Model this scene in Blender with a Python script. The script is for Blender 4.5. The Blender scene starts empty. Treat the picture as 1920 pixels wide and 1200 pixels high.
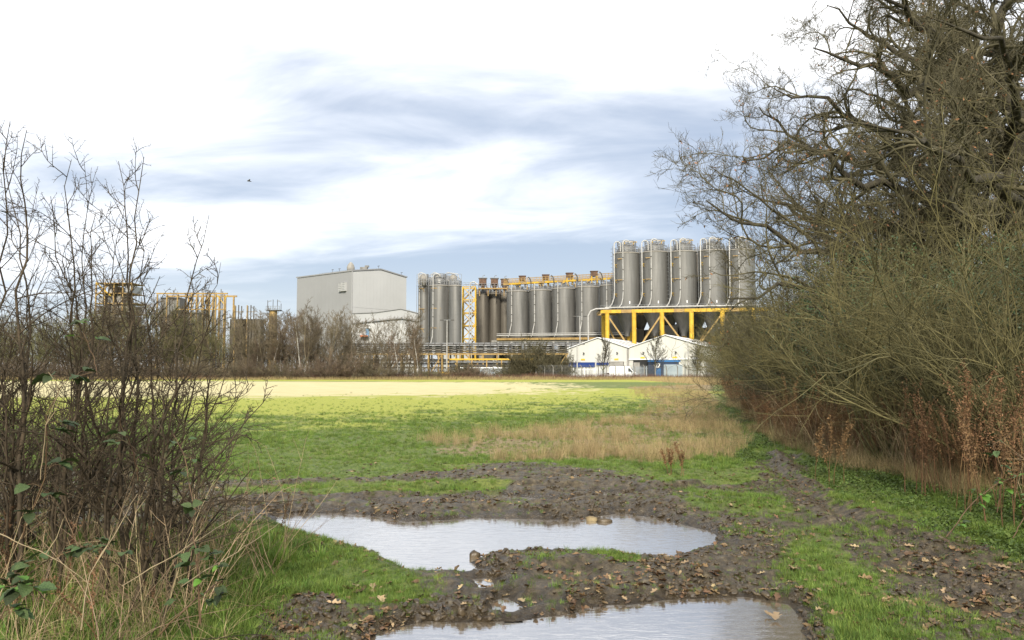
import bpy, math, random
import numpy as np
from math import radians, sin, cos, pi
random.seed(4); rng = np.random.default_rng(11)
SC = bpy.context.scene; COL = SC.collection
# ------------------------------------------------------------------ camera, sky, sun, exposure
F = 1500.0; TILT = math.atan(96 / F); EYE = 1.6
cam = bpy.data.objects.new('camera', bpy.data.cameras.new('camera')); COL.objects.link(cam)
cam.location = (0, 0, EYE); cam.rotation_euler = (pi / 2 + TILT, 0, 0)
cam.data.sensor_width = 36; cam.data.lens = 36 * F / 1920; cam.data.clip_start = 0.05; cam.data.clip_end = 6000
SC.camera = cam
SUN_EL, SUN_AZ = radians(34), radians(182)      # azimuth clockwise from +Y: the sun stands behind the camera
sun = bpy.data.objects.new('sun', bpy.data.lights.new('sun', 'SUN')); COL.objects.link(sun)
sun.data.energy = 4.0; sun.data.angle = radians(7); sun.data.color = (1, .93, .80)
sun.rotation_euler = (pi / 2 - SUN_EL, 0, pi - SUN_AZ + pi - pi)
from mathutils import Vector
_d = Vector((sin(SUN_AZ) * cos(SUN_EL), cos(SUN_AZ) * cos(SUN_EL), sin(SUN_EL)))
sun.rotation_euler = _d.to_track_quat('Z', 'Y').to_euler()
SC.view_settings.view_transform = 'Standard'; SC.view_settings.look = 'None'
SC.view_settings.exposure = 0.6; SC.view_settings.gamma = 1; SC.view_settings.use_curve_mapping = False
SC.cycles.max_bounces = 5; SC.cycles.diffuse_bounces = 2; SC.cycles.glossy_bounces = 3
SC.cycles.transparent_max_bounces = 6; SC.cycles.use_denoising = True

W = bpy.data.worlds.new('World'); SC.world = W; W.use_nodes = True
def nd(nt, typ, **kw):
    n = nt.nodes.new(typ)
    for k, v in kw.items():
        if hasattr(n, k) and k not in n.inputs: setattr(n, k, v)
        else: n.inputs[k].default_value = v
    return n
def build_world():
    nt = W.node_tree; nt.nodes.clear(); L = nt.links.new
    out = nd(nt, 'ShaderNodeOutputWorld')
    sky = nd(nt, 'ShaderNodeTexSky', sky_type='NISHITA', sun_disc=False, sun_elevation=SUN_EL, sun_rotation=SUN_AZ)
    bg1 = nd(nt, 'ShaderNodeBackground', Strength=.10); L(sky.outputs[0], bg1.inputs[0])
    tc = nd(nt, 'ShaderNodeTexCoord'); sp = nd(nt, 'ShaderNodeSeparateXYZ'); L(tc.outputs['Generated'], sp.inputs[0])
    def M(op, a, b=None, c=None, clamp=False):
        n = nt.nodes.new('ShaderNodeMath'); n.operation = op; n.use_clamp = clamp
        for i, v in enumerate((a, b, c)):
            if v is None: continue
            if isinstance(v, (int, float)): n.inputs[i].default_value = v
            else: L(v, n.inputs[i])
        return n.outputs[0]
    z = M('MAXIMUM', sp.outputs[2], 0.0); den = M('ADD', z, .10)
    cx = M('DIVIDE', sp.outputs[0], den); cy = M('DIVIDE', sp.outputs[1], den)
    cb = nd(nt, 'ShaderNodeCombineXYZ'); L(M('ADD', M('MULTIPLY', cx, .62), M('MULTIPLY', cy, .18)), cb.inputs[0]); L(cy, cb.inputs[1])
    def noise(scale, det, rough, off, dist=0):
        mp = nd(nt, 'ShaderNodeMapping'); mp.inputs['Location'].default_value = off; L(cb.outputs[0], mp.inputs[0])
        n = nd(nt, 'ShaderNodeTexNoise', Scale=scale, Detail=det, Roughness=rough, Distortion=dist); L(mp.outputs[0], n.inputs[0]); return n.outputs[0]
    n1 = noise(.55, 5, .52, (3.3, 1.9, 0), .4); n2 = noise(2.0, 6, .6, (8.2, 4.4, 0), .5)
    v = M('ADD', M('MULTIPLY', n1, .72), M('MULTIPLY', n2, .28))
    v = M('ADD', v, M('MULTIPLY', M('SMOOTH_MIN', z, .45, .1), .54))      # thicker, whiter cloud overhead
    mr = nd(nt, 'ShaderNodeMapRange', interpolation_type='SMOOTHSTEP'); L(v, mr.inputs[0])
    mr.inputs[1].default_value = .50; mr.inputs[2].default_value = .80
    cr = nd(nt, 'ShaderNodeMix', data_type='RGBA'); L(mr.outputs[0], cr.inputs[0])
    cr.inputs[6].default_value = (.345, .40, .50, 1); cr.inputs[7].default_value = (1.06, 1.07, 1.09, 1)
    hz = nd(nt, 'ShaderNodeMapRange', interpolation_type='SMOOTHSTEP'); L(z, hz.inputs[0]); hz.inputs[1].default_value = 0; hz.inputs[2].default_value = .16; hz.inputs[3].default_value = .75; hz.inputs[4].default_value = 0
    ch = nd(nt, 'ShaderNodeMix', data_type='RGBA'); L(hz.outputs[0], ch.inputs[0]); L(cr.outputs[2], ch.inputs[6]); ch.inputs[7].default_value = (.56, .60, .65, 1)
    bg2 = nd(nt, 'ShaderNodeBackground', Strength=1.0); L(ch.outputs[2], bg2.inputs[0])
    mx = nd(nt, 'ShaderNodeMixShader'); cov = M('MULTIPLY_ADD', mr.outputs[0], .22, .78)
    L(cov, mx.inputs[0]); L(bg1.outputs[0], mx.inputs[1]); L(bg2.outputs[0], mx.inputs[2]); L(mx.outputs[0], out.inputs[0])
build_world()

# ------------------------------------------------------------------ helpers
CT, ST = cos(TILT), sin(TILT)
def at(px, py, D):
    """the point seen at photo pixel (px, py), D metres ahead"""
    u, v = (px - 960) / F, (600 - py) / F
    k = D / (CT - v * ST)
    return (u * k, D, EYE + (ST + v * CT) * k)
def gr(px, py, z=0.0):
    """the point of the plane z seen at photo pixel (px, py)"""
    u, v = (px - 960) / F, (600 - py) / F
    k = (z - EYE) / (ST + v * CT)
    return (u * k, (CT - v * ST) * k)
def zat(py, D): return at(960, py, D)[2]
def xat(px, D): return at(px, 650, D)[0]

def tag(o, label=None, cat=None, group=None, kind=None):
    if label: o['label'] = label
    if cat: o['category'] = cat
    if group: o['group'] = group
    if kind: o['kind'] = kind
    return o
def thing(name, loc, label, cat, group=None, rz=0):
    o = bpy.data.objects.new(name, None); COL.objects.link(o); o.location = loc; o.rotation_euler = (0, 0, rz)
    o.empty_display_size = .3
    return tag(o, label, cat, group)
def kids(o): return [c for c in bpy.data.objects if c.parent == o]
def copy_tree(root, loc, rz=0, scale=1, label=None, group=None, children=None):
    r = root.copy(); COL.objects.link(r); r.location = loc; r.rotation_euler = (0, 0, rz)
    r.scale = (scale,) * 3 if isinstance(scale, (int, float)) else scale
    if label: r['label'] = label
    if group: r['group'] = group
    for ch in (children if children is not None else kids(root)):
        c = ch.copy(); COL.objects.link(c); c.parent = r
        for g in (kids(ch) if children is None else []):
            d = g.copy(); COL.objects.link(d); d.parent = c
    return r

def npmesh(name, V, faces, smooth=False):
    me = bpy.data.meshes.new(name)
    V = np.asarray(V, np.float32).reshape(-1, 3)
    me.vertices.add(len(V)); me.vertices.foreach_set('co', V.ravel())
    faces = [np.asarray(f, np.int32) for f in faces if len(f)]
    tot = np.concatenate([np.full(len(f), f.shape[1], np.int32) for f in faces])
    idx = np.concatenate([f.ravel() for f in faces])
    me.loops.add(len(idx)); me.loops.foreach_set('vertex_index', idx)
    me.polygons.add(len(tot)); st = np.concatenate([[0], np.cumsum(tot)[:-1]]).astype(np.int32)
    me.polygons.foreach_set('loop_start', st)
    if smooth: me.polygons.foreach_set('use_smooth', np.ones(len(tot), bool))
    me.update(calc_edges=True)
    return me
def link(name, me, mat, parent=None, loc=(0, 0, 0)):
    o = bpy.data.objects.new(name, me); COL.objects.link(o)
    if mat and not me.materials: me.materials.append(mat)
    if parent: o.parent = parent
    o.location = loc
    return o

class MB:
    def __init__(s, org=(0, 0, 0)): s.v = []; s.f = []; s.sm = []; s.o = org
    def add(s, vs, fs, smooth=False):
        b = len(s.v); s.v += [(v[0] - s.o[0], v[1] - s.o[1], v[2] - s.o[2]) for v in vs]
        s.f += [tuple(i + b for i in f) for f in fs]; s.sm += [smooth] * len(fs)
    def box(s, x0, x1, y0, y1, z0, z1):
        s.add([(x, y, z) for z in (z0, z1) for y in (y0, y1) for x in (x0, x1)],
              [(0, 2, 3, 1), (4, 5, 7, 6), (0, 1, 5, 4), (2, 6, 7, 3), (0, 4, 6, 2), (1, 3, 7, 5)])
    def cb(s, c, sx, sy, sz): s.box(c[0] - sx / 2, c[0] + sx / 2, c[1] - sy / 2, c[1] + sy / 2, c[2] - sz / 2, c[2] + sz / 2)
    def bar(s, a, b, w, h=None):
        a, b = Vector(a), Vector(b); d = (b - a).normalized(); h = h or w
        r = Vector((0, 0, 1)) if abs(d.z) < .95 else Vector((1, 0, 0))
        u = d.cross(r).normalized(); v = u.cross(d).normalized()
        vs = [tuple(p + u * (i * w / 2) + v * (j * h / 2)) for p in (a, b) for i, j in ((-1, -1), (1, -1), (1, 1), (-1, 1))]
        s.add(vs, [(0, 3, 2, 1), (4, 5, 6, 7), (0, 1, 5, 4), (1, 2, 6, 5), (2, 3, 7, 6), (3, 0, 4, 7)])
    def tube(s, pts, r, n=8, caps=True):
        pts = [Vector(p) for p in pts]; rs = r if isinstance(r, (list, tuple)) else [r] * len(pts); vs = []; fs = []
        u = None
        for i, p in enumerate(pts):
            d = (pts[min(i + 1, len(pts) - 1)] - pts[max(i - 1, 0)]).normalized()
            if u is None:
                rf = Vector((0, 0, 1)) if abs(d.z) < .9 else Vector((1, 0, 0)); u = d.cross(rf).normalized()
            else: u = (u - d * u.dot(d)).normalized()
            w = d.cross(u)
            vs += [tuple(p + (u * cos(2 * pi * k / n) + w * sin(2 * pi * k / n)) * rs[i]) for k in range(n)]
        for i in range(len(pts) - 1):
            for k in range(n):
                a = i * n + k; b = i * n + (k + 1) % n; fs.append((a, b, b + n, a + n))
        s.add(vs, fs, True)
        if caps:
            m = len(pts) - 1
            s.add(vs[:n], [tuple(range(n))[::-1]]); s.add(vs[m * n:], [tuple(range(n))])
    def lathe(s, prof, n=32, c=(0, 0), smooth=True, close=True):
        vs = []; fs = []
        for r, z in prof: vs += [(c[0] + r * cos(2 * pi * k / n), c[1] + r * sin(2 * pi * k / n), z) for k in range(n)]
        for i in range(len(prof) - 1):
            for k in range(n):
                a = i * n + k; b = i * n + (k + 1) % n; fs.append((a, b, b + n, a + n))
        s.add(vs, fs, smooth)
        if close:
            s.add(vs[-n:], [tuple(range(n))])
    def prism(s, poly, z0, z1):
        n = len(poly); s.add([(x, y, z0) for x, y in poly] + [(x, y, z1) for x, y in poly],
              [tuple(range(n))[::-1], tuple(range(n, 2 * n))] + [(i, (i + 1) % n, n + (i + 1) % n, n + i) for i in range(n)])
    def poly_y(s, poly, y0, y1):
        """a polygon in the x-z plane given a thickness along y"""
        n = len(poly); s.add([(x, y0, z) for x, z in poly] + [(x, y1, z) for x, z in poly],
              [tuple(range(n)), tuple(range(n, 2 * n))[::-1]] + [((i + 1) % n, i, n + i, n + (i + 1) % n) for i in range(n)])
    def build(s, name, mat, parent=None, loc=(0, 0, 0)):
        me = bpy.data.meshes.new(name); me.from_pydata(s.v, [], s.f)
        me.polygons.foreach_set('use_smooth', s.sm)
        if any(s.sm) and not all(s.sm): pass
        me.update(); return link(name, me, mat, parent, loc)

# ---- vectorised noise
def _h(ix, iy, seed):
    n = (ix.astype(np.int64) * 374761393 + iy.astype(np.int64) * 668265263 + seed * 974634777) & 0x7fffffff
    n = ((n ^ (n >> 13)) * 1274126177) & 0x7fffffff
    return ((n ^ (n >> 16)) & 0xffff) / 32767.5 - 1
def vn(x, y, seed=0):
    xi, yi = np.floor(x), np.floor(y); fx, fy = x - xi, y - yi
    fx = fx * fx * (3 - 2 * fx); fy = fy * fy * (3 - 2 * fy)
    a = _h(xi, yi, seed); b = _h(xi + 1, yi, seed); c = _h(xi, yi + 1, seed); d = _h(xi + 1, yi + 1, seed)
    return (a * (1 - fx) + b * fx) * (1 - fy) + (c * (1 - fx) + d * fx) * fy
def fbm(x, y, sc, oc=4, seed=0, g=.5):
    s = 0; a = 1; t = 0
    for i in range(oc):
        k = 2 ** i / sc; s = s + a * vn(x * k + 13.7 * i, y * k - 7.1 * i, seed + i); t += a; a *= g
    return s / t
def sstep(a, b, x):
    t = np.clip((x - a) / (b - a), 0, 1); return t * t * (3 - 2 * t)
def sdist(px, py, poly):
    """signed distance (positive inside) in metres"""
    P = np.asarray(poly, float); d = np.full(px.shape, 1e9); ins = np.zeros(px.shape, bool)
    for i in range(len(P)):
        a = P[i]; b = P[(i + 1) % len(P)]; e = b - a; wx, wy = px - a[0], py - a[1]
        t = np.clip((wx * e[0] + wy * e[1]) / (e @ e + 1e-12), 0, 1)
        d = np.minimum(d, (wx - t * e[0]) ** 2 + (wy - t * e[1]) ** 2)
        c = (a[1] > py) != (b[1] > py)
        with np.errstate(divide='ignore', invalid='ignore'):
            ins ^= c & (px < (b[0] - a[0]) * (py - a[1]) / (b[1] - a[1] if b[1] != a[1] else 1e-9) + a[0])
    d = np.sqrt(d); return np.where(ins, d, -d)

def pdist(px, py, pts):
    d = np.full(px.shape, 1e9)
    for a, b in zip(pts[:-1], pts[1:]):
        ex, ey = b[0] - a[0], b[1] - a[1]; t = np.clip(((px - a[0]) * ex + (py - a[1]) * ey) / (ex * ex + ey * ey), 0, 1)
        d = np.minimum(d, np.hypot(px - a[0] - t * ex, py - a[1] - t * ey))
    return d

# ---- materials
def pm(name, c1, c2=None, scale=5, rough=.8, bump=0, bscale=None, metal=0, rnd=0, c3=None, stretch=None, spec=.3, trans=0, coords='Object', detail=6):
    m = bpy.data.materials.new(name); m.use_nodes = True; nt = m.node_tree; L = nt.links.new
    b = nt.nodes['Principled BSDF']; b.inputs['Roughness'].default_value = rough; b.inputs['Metallic'].default_value = metal
    b.inputs['Specular IOR Level'].default_value = spec
    c2 = c2 or tuple(min(1, v * 1.25) for v in c1)
    tc = nd(nt, 'ShaderNodeTexCoord'); mp = nd(nt, 'ShaderNodeMapping'); L(tc.outputs[coords], mp.inputs[0])
    if stretch: mp.inputs['Scale'].default_value = stretch
    n = nd(nt, 'ShaderNodeTexNoise', Scale=scale, Detail=detail, Roughness=.6); L(mp.outputs[0], n.inputs[0])
    r = nd(nt, 'ShaderNodeValToRGB'); L(n.outputs[0], r.inputs[0])
    e = r.color_ramp.elements; e[0].position = .36; e[0].color = (*c1, 1); e[1].position = .64; e[1].color = (*c2, 1)
    if c3: k = r.color_ramp.elements.new(.72); k.color = (*c3, 1)
    col = r.outputs[0]
    if rnd:
        oi = nd(nt, 'ShaderNodeObjectInfo'); h = nd(nt, 'ShaderNodeHueSaturation'); L(col, h.inputs['Color'])
        a = nd(nt, 'ShaderNodeMapRange'); L(oi.outputs['Random'], a.inputs[0]); a.inputs[3].default_value = 1 - rnd; a.inputs[4].default_value = 1 + rnd; L(a.outputs[0], h.inputs['Value'])
        mm = nd(nt, 'ShaderNodeMath', operation='MULTIPLY'); L(oi.outputs['Random'], mm.inputs[0]); mm.inputs[1].default_value = 7.31
        fr = nd(nt, 'ShaderNodeMath', operation='FRACT'); L(mm.outputs[0], fr.inputs[0])
        a2 = nd(nt, 'ShaderNodeMapRange'); L(fr.outputs[0], a2.inputs[0]); a2.inputs[3].default_value = .5 - rnd * .02; a2.inputs[4].default_value = .5 + rnd * .05; L(a2.outputs[0], h.inputs['Hue'])
        col = h.outputs[0]
    L(col, b.inputs['Base Color'])
    if bump:
        n2 = nd(nt, 'ShaderNodeTexNoise', Scale=bscale or scale * 4, Detail=5); L(mp.outputs[0], n2.inputs[0])
        bp = nd(nt, 'ShaderNodeBump', Strength=1, Distance=bump); L(n2.outputs[0], bp.inputs['Height']); L(bp.outputs[0], b.inputs['Normal'])
    if trans:
        t = nd(nt, 'ShaderNodeBsdfTranslucent'); L(col, t.inputs[0]); mx = nd(nt, 'ShaderNodeMixShader'); mx.inputs[0].default_value = trans
        L(b.outputs[0], mx.inputs[1]); L(t.outputs[0], mx.inputs[2]); L(mx.outputs[0], nt.nodes['Material Output'].inputs[0])
    return m

# ---- vectorised branches
def norm(a): return a / np.maximum(np.linalg.norm(a, axis=-1, keepdims=True), 1e-9)
def grow(S, D, Ln, K, wob, trop, r0, r1=.25):
    N = len(S); P = np.zeros((N, K, 3)); P[:, 0] = S; d = norm(D); w = np.zeros((N, 3))
    for k in range(1, K):
        w = .55 * w + rng.normal(0, wob, (N, 3)); d = norm(d + w + np.asarray(trop) / K)
        P[:, k] = P[:, k - 1] + d * (Ln / (K - 1))[:, None]
    t = np.linspace(0, 1, K)[None]; R = r0[:, None] * (1 - t * (1 - r1))
    return P, R, Ln
def spawn(B, n, t0=.25, t1=1, ang=50, av=14, lr=.5, fall=.5, rr=.6, up=0., lv=.25, rmin=.002):
    P, R, Ln = B; N, K, _ = P.shape
    t = (np.arange(n)[None] + rng.random((N, n))) / n * (t1 - t0) + t0; t = np.clip(t, 0, .995)
    f = t * (K - 1); i = f.astype(int); fr = (f - i)[..., None]; a = np.arange(N)[:, None]
    p = P[a, i] * (1 - fr) + P[a, i + 1] * fr; tan = norm(P[a, i + 1] - P[a, i]); r = R[a, i] * (1 - fr[..., 0]) + R[a, i + 1] * fr[..., 0]
    u = norm(np.cross(tan, rng.normal(size=(N, n, 3)))); an = np.radians(ang + rng.normal(0, av, (N, n)))[..., None]
    d = np.cos(an) * tan + np.sin(an) * u; d[..., 2] += up; d = norm(d)
    L = Ln[:, None] * lr * (1 - fall * t) * (1 + rng.uniform(-lv, lv, (N, n)))
    return p.reshape(-1, 3), d.reshape(-1, 3), L.ravel(), np.maximum(r.ravel() * rr, rmin)
def br(sp, K, wob, trop=(0, 0, 0), r1=.3): return grow(sp[0], sp[1], sp[2], K, wob, trop, sp[3], r1)
def tubes(B, S=4):
    P, R, _ = B; N, K, _ = P.shape
    T = np.empty_like(P); T[:, 1:-1] = P[:, 2:] - P[:, :-2]; T[:, 0] = P[:, 1] - P[:, 0]; T[:, -1] = P[:, -1] - P[:, -2]; T = norm(T)
    m = norm(P[:, -1] - P[:, 0]); ref = np.where(np.abs(m[:, 2:3]) < .8, [[0, 0, 1.]], [[1., 0, 0]])[:, None]
    u = norm(np.cross(T, np.broadcast_to(ref, T.shape))); v = np.cross(T, u)
    a = np.arange(S) * 2 * pi / S
    V = P[:, :, None] + R[:, :, None, None] * (np.cos(a)[None, None, :, None] * u[:, :, None] + np.sin(a)[None, None, :, None] * v[:, :, None])
    n, k, s = np.meshgrid(np.arange(N), np.arange(K - 1), np.arange(S), indexing='ij')
    b = (n * K + k) * S; s2 = (s + 1) % S
    return V.reshape(-1, 3), np.stack([b + s, b + s2, b + S + s2, b + S + s], -1).reshape(-1, 4)
def join(parts):
    Vs, Fs, o = [], [], 0
    for V, Fc in parts: Vs.append(V); Fs.append(Fc + o); o += len(V)
    return np.concatenate(Vs), np.concatenate(Fs)
def branch_mesh(name, list_bs, smooth=True):
    V, Fc = join([tubes(b, s) for b, s in list_bs]); return npmesh(name, V, [Fc], smooth)
def cards(P, N, U, Ln, Wd, fold=.25):
    """leaf faces: a folded diamond per leaf, two triangles each"""
    N = norm(N); U = norm(U - N * (U * N).sum(-1, keepdims=True)); S = np.cross(N, U)
    L = Ln[:, None]; w = Wd[:, None]
    V = np.stack([P, P + U * L * .5 + S * w * .5 + N * w * fold, P + U * L, P + U * L * .5 - S * w * .5 + N * w * fold], 1)
    n = len(P); b = np.arange(n)[:, None] * 4
    return V.reshape(-1, 3), np.concatenate([b + [0, 1, 2], b + [0, 2, 3]], 0)
# ------------------------------------------------------------------ ground
WL = -0.03
MAIN = [gr(x, y, WL) for x, y in [(512, 962), (560, 962), (640, 961), (700, 968), (760, 979), (830, 975), (900, 972), (1000, 974), (1090, 976), (1160, 962), (1225, 970), (1275, 984), (1345, 1001), (1352, 1017), (1312, 1032), (1240, 1050), (1200, 1046), (1150, 1036), (1060, 1032), (980, 1036), (915, 1043), (893, 1056), (905, 1074), (790, 1076), (742, 1056), (690, 1032), (620, 1018), (560, 1002), (520, 980)]]
TAIL = [gr(x, y, WL) for x, y in [(380, 952), (440, 950), (530, 960), (540, 972), (470, 970), (400, 962)]]
LOW = [gr(x, y, WL) for x, y in [(690, 1205), (740, 1176), (800, 1160), (880, 1168), (960, 1166), (1050, 1152), (1110, 1138), (1180, 1132), (1280, 1118), (1400, 1119), (1480, 1134), (1502, 1160), (1512, 1210), (1500, 1330), (700, 1330)]]
SL1 = [gr(x, y, WL) for x, y in [(915, 927), (960, 930), (1045, 938), (1050, 943), (990, 943), (930, 938)]]
SL2 = [gr(x, y, WL) for x, y in [(1122, 924), (1180, 927), (1184, 937), (1150, 938), (1124, 931)]]
SL3 = [gr(x, y, WL) for x, y in [(700, 944), (740, 948), (748, 954), (715, 952)]]
SL4 = [gr(x, y, WL) for x, y in [(885, 1086), (925, 1083), (930, 1104), (905, 1108)]]
SL5 = [gr(x, y, WL) for x, y in [(915, 1128), (950, 1120), (985, 1140), (960, 1152), (925, 1148)]]
PUDS = [('puddle', MAIN, .9), ('puddle', LOW, .8), ('puddle', SL1, .1), ('puddle', SL2, .12), ('puddle', SL3, .06), ('puddle', SL4, .05), ('puddle', SL5, .05)]
def G(pts): return [gr(x, y) for x, y in pts]
# painted in order: polygon, channel (0 mud, 1 dry grass, 2 stubble with its sun patch painted in, 3 yellowing), value, softness, raggedness
ZONES = [
 (G([(-900, 884), (380, 884), (620, 876), (900, 880), (1180, 884), (1420, 905), (1440, 840), (1500, 850), (1560, 930), (1700, 965), (1930, 1040), (2300, 1150), (2600, 1500), (-900, 1500)]), 0, .56, .35, .6),
 (G([(430, 900), (700, 905), (900, 885), (1150, 890), (1400, 930), (1380, 1000), (1480, 1030), (1530, 1130), (1560, 1300), (400, 1300), (820, 1080), (560, 1020), (440, 985)]), 0, .92, .35, .5),
 (G([(1440, 850), (1500, 855), (1560, 960), (1750, 1010), (1950, 1090), (1950, 1180), (1700, 1090), (1560, 1000), (1450, 920)]), 0, .85, .3, .5),
 (G([(300, 868), (900, 866), (890, 884), (640, 900), (300, 905)]), 0, .22, .5, .5),
 (G([(400, 912), (700, 908), (950, 912), (930, 926), (640, 934), (400, 940)]), 0, .22, .3, .35),
 (G([(1180, 878), (1420, 885), (1420, 905), (1250, 915), (1180, 905)]), 0, .2, .3, .4),
 (G([(1260, 918), (1440, 925), (1500, 960), (1330, 978), (1250, 950)]), 0, .35, .3, .3),
 (G([(500, 985), (600, 1012), (700, 1040), (780, 1078), (810, 1130), (700, 1150), (560, 1120), (420, 1230), (0, 1300), (300, 1000)]), 0, .12, .15, .3),
 (G([(520, 1125), (700, 1140), (650, 1200), (450, 1230)]), 0, .8, .15, .2),
 (G([(1110, 1028), (1210, 1046), (1200, 1062), (1100, 1050)]), 0, .15, .1, .15),
 (G([(960, 1045), (1060, 1045), (1060, 1075), (970, 1080)]), 0, .55, .12, .15),
 (G([(1470, 1000), (1560, 1005), (1640, 1090), (1700, 1180), (1720, 1300), (1560, 1300), (1560, 1150), (1480, 1070)]), 0, .22, .2, .3),
 (G([(1500, 850), (1560, 925), (1700, 965), (1930, 1050), (2400, 1200), (2600, 1000), (1930, 860), (1500, 820)]), 0, .08, .25, .3),
 (G([(1170, 726), (1335, 720), (1352, 760), (1400, 830), (1380, 858), (1100, 868), (815, 852), (900, 818), (1100, 796), (1230, 766)]), 1, .95, 1.5, 1.2),
 (G([(1560, 845), (1720, 890), (1930, 962), (2500, 1080), (2500, 780), (1600, 760), (1430, 760)]), 1, .8, .6, .5),
 (G([(-3500, 716), (300, 714.5), (1000, 717), (1090, 724), (1000, 738), (700, 743), (420, 746), (-3500, 750)]), 2, .95, 9, 10),
 (G([(-3500, 744), (1200, 728), (1320, 736), (1130, 756), (980, 772), (820, 779), (470, 783), (-1500, 790)]), 3, 1, 9, 9),
 (G([(560, 790), (730, 792), (720, 803), (600, 804)]), 3, .6, 1, 1),
 (G([(-3500, 711), (1300, 711), (1250, 716.5), (1000, 716.5), (300, 714.2), (-3500, 716)]), 3, .9, 4, 4),
]
def zones(x, y):
    nz = fbm(x, y, 1.1, 4, 5); nf = fbm(x, y, .22, 3, 9); c = [np.zeros(x.shape) for _ in range(4)]
    for poly, ch, val, sf, rg in ZONES:
        w = sstep(-sf, sf, sdist(x, y, poly) + nz * rg + nf * rg * .35); c[ch] = c[ch] * (1 - w) + val * w
    far = sstep(14, 30, y); c[0] = np.clip(c[0] * (1 - far) + nf * .28 * (c[0] > .1) * (c[0] < .8), 0, 1)
    return c
def pud_e(x, y):
    e = np.full(x.shape, -9.)
    nb = fbm(x, y, .5, 3, 31) * .07 + fbm(x, y, .12, 2, 33) * .03
    for _, poly, _d in PUDS:
        m = (np.abs(x) < 12) & (y < 16)
        if m.any():
            s = sdist(x[m], y[m], poly); e[m] = np.maximum(e[m], s + nb[m] * (.35 + .65 * (len(poly) > 10)))
    return e
def height(x, y, mud=None, e=None, fine=True):
    x = np.asarray(x, float); y = np.asarray(y, float)
    if mud is None: mud = zones(x, y)[0]
    if e is None: e = pud_e(x, y)
    near = 1 - sstep(16, 30, y)
    h = .05 * fbm(x, y, 7, 3, 1) * sstep(10, 25, y) + .022 * fbm(x, y, 1.3, 3, 2)
    h += .16 * sstep(-1.6, -3.2, x) * (1 - sstep(7, 9, y)) + .2 * sstep(5.0, 7.5, x - .06 * np.maximum(y - 12, 0)) * near
    h += .30 * sstep(14, 30, np.abs(x)) * sstep(140, 152, y) * 0
    if fine:
        rid = 1 - np.abs(fbm(x, y, .34, 3, 3, .6)) * 2.2
        rut = 1 - np.abs(fbm(x + .6 * y, y * 4.5, 1.7, 2, 21)) * 2.4
        h += mud * near * .035 * rut
        for pl in RUTS: d = pdist(x, y, pl) + .04 * vn(x * 3, y * 3, 8); h += near * (.028 * np.exp(-((d - .26) / .10) ** 2) - .055 * np.exp(-(d / .13) ** 2))
        h += mud * near * (.045 * rid + .024 * fbm(x, y, .10, 2, 4) - .014)
        h += (1 - mud) * near * .018 * fbm(x, y, .25, 3, 6)
    for (ex, ey, rx, ry, am) in BUMPS: h += am * np.exp(-((x - ex) / rx) ** 2 - ((y - ey) / ry) ** 2)
    lo = WL + np.clip(-e * .35, -.09, .012); hi = WL + np.where(e > 0, -np.minimum(e * .3, .09), -e * .42 + .004)
    ragged = mud * near * .012 * fbm(x, y, .07, 2, 44)
    h = np.where(e > -.6, np.clip(h, lo, hi + ragged * (e < -.02)), h)
    return h
def bp(px, py, rx, ry, am): X, Y = gr(px, py); return (X, Y, rx, ry, am)
BUMPS = [bp(960, 1075, .5, .35, .05), bp(1100, 1070, .8, .3, .04), bp(1300, 1080, .8, .3, .03), bp(700, 1060, .45, .35, .09), bp(560, 1030, .6, .5, .05),
         bp(760, 962, .5, .25, .05), bp(1060, 962, .8, .3, .05), bp(1310, 945, .9, .6, .10), bp(560, 930, 1.6, .5, .06), bp(870, 905, 1.6, .6, .08), bp(1200, 910, 1.3, .5, .07),
         bp(540, 868, 1.2, .5, .08), bp(1010, 880, 1.2, .5, .09), bp(720, 878, 1.0, .3, .09), bp(1100, 1160, .35, .3, .04)]
RUTS = [[gr(*p) for p in q] for q in (((1425, 850), (1470, 900), (1620, 985), (1780, 1060), (1990, 1160)), ((1480, 850), (1540, 900), (1700, 965), (1860, 1020), (2050, 1090)), ((250, 958), (480, 948), (720, 925), (960, 915), (1220, 925), (1440, 900)), ((250, 925), (500, 915), (720, 897), (1000, 892), (1250, 900)))]
def axis(lo, a, b, hi, st, ex, k):
    m = list(np.arange(a, b, st)); up = []; v = b; 
    while v < hi: up.append(v); v += st * (1 + (v - b) / k) ** ex * 1.0
    dn = []; v = a; s = 0
    while v > lo: s = st * (1 + (a - v) / k) ** ex; v -= s; dn.append(v)
    return np.array(dn[::-1] + m + up + [hi])
xs = axis(-1800, -3.9, 5.6, 1800, .032, 1.8, 1.6); ys = axis(-40, 4.4, 12.0, 2400, .030, 1.5, 3.8)
X, Y = np.meshgrid(xs, ys); xf, yf = X.ravel(), Y.ravel()
Z4 = zones(xf, yf); E = pud_e(xf, yf); H = height(xf, yf, Z4[0], E)
H = H + 0 * yf
nx, ny = len(xs), len(ys); print('ground', nx, ny)
ii = (np.arange(ny - 1)[:, None] * nx + np.arange(nx - 1)[None]).ravel()
gme = npmesh('ground', np.stack([xf, yf, H], 1), [np.stack([ii, ii + 1, ii + nx + 1, ii + nx], 1)], True)
ca = gme.color_attributes.new('zones', 'FLOAT_COLOR', 'POINT')
ca.data.foreach_set('color', np.stack(Z4, 1).astype(np.float32).ravel())
wet = gme.attributes.new('wet', 'FLOAT', 'POINT'); wet.data.foreach_set('value', sstep(-.35, .0, E).astype(np.float32))

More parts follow.
